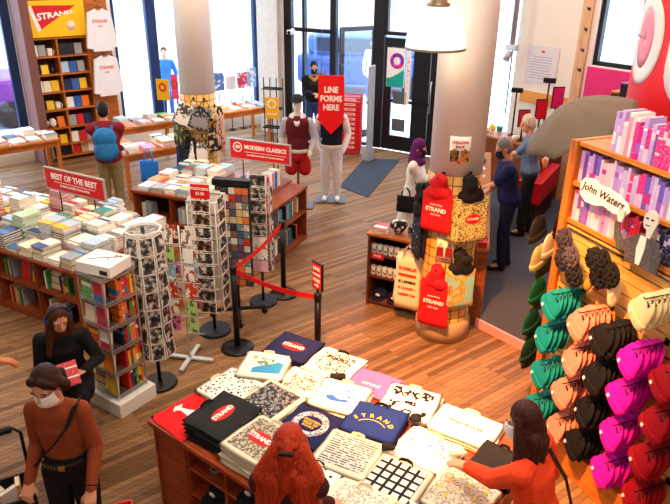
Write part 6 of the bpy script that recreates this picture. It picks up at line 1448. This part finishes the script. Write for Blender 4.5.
# hijab customer
p8 = person('person in purple headscarf and white coat holding a sheet by the column', (1.04, 8.6, 0), 110, 1.62, R(4), R(0), R(10), [(1.32, 8.66, 1.12), (1.28, 8.36, 1.14)], top='#eceae8', trou='#d8d4d0', hair='#2a1a12', style='hijab', mask='#1c1a20', long_top=.42, bulk=1.05)
o = tag(MB().box((0, 0, 0), (.2, .005, .26)).build('paper', M('#f2f0f4', .6), None, (1.36, 8.46, 1.3), rot=(R(-12), 0, R(30))), 'white paper held up by the person in the purple headscarf', 'paper')
hung_tote('small black shoulder bag at the hip of the person in the white coat', world(p8, (-.27, .02, 1.06)), R(180 - 110) + PI / 2, .24, .22, BLK, BLK, .08, .12)
# clerks
p9 = person('grey-haired register clerk in navy polo shirt facing the counter', (2.19, 7.96, .1), 275, 1.72, R(10), R(8), R(22), [(1.86, 7.95, 1.12), (1.86, 8.15, 1.12)], top='#12184a', sleeve=.42, trou='#161c3a', hair='#7a7a80', style='short', mask='#22222a', bulk=1.22, stride=.05, long_top=.001)
p10 = person('pale-haired register clerk in grey blue shirt half hidden by the umbrella', (2.76, 9.12, .1), 285, 1.74, R(8), 0, R(16), [(2.42, 9.2, 1.2), (2.42, 9.42, 1.2)], top='#5f7896', sleeve=.4, trou='#141418', hair='#cfc4b0', style='short', bulk=1.1, stride=.05)
# people outside
p11 = person('pedestrian in white coat and jeans outside the open glass door', (.98, 19.2, -.1), 200, 1.74, 0, 0, R(5), None, top='#e6e8f2', trou='#33589a', hair='#3a2a20', style='short', long_top=.15)
p12 = person('pedestrian in blue coat outside the left shop window', (-4.35, 17.2, -.1), 170, 1.7, 0, 0, 0, None, top='#2f68b8', trou='#2a4a86', hair='#2a2018', style='short', long_top=.3)
# ---------------------------------------------------------------- the books become objects
BOOKS.sort(key=lambda b: -b[0])
for (_, w, d, t, c, acc, md, loc, rot, label, group) in BOOKS[:300]:
    tag(mk('book', book_mesh(w, d, t, cover(c, acc, md)), None, loc, 0, rot), label, 'book', group)
rest = bmesh.new(); slots = [PAPER]
for (_, w, d, t, c, acc, md, loc, rot, label, group) in BOOKS[300:]:
    cv = M(c, .45)
    if cv not in slots: slots.append(cv)
    tmp = book_mesh(w, d, t, cover(c, acc, md)).copy(); tmp.transform(Matrix.Translation(loc) @ Euler(rot).to_matrix().to_4x4())
    n0 = len(rest.faces); rest.from_mesh(tmp); rest.faces.ensure_lookup_table(); k = slots.index(cv)
    for f in rest.faces[n0:]: f.material_index = 0 if f.material_index == 1 else k
    bpy.data.meshes.remove(tmp)
me = bpy.data.meshes.new('book_pile'); rest.to_mesh(me)
for m in slots: me.materials.append(m)
ro = tag(mk('book_pile', me), 'smaller remaining books lower in the piles and on the far tables', 'books'); ro['kind'] = 'stuff'
bpy.data.scenes.remove(TS)
for k_, n_ in LABELS.items():
    if n_ > 1: print('DUPLABEL', n_, k_)
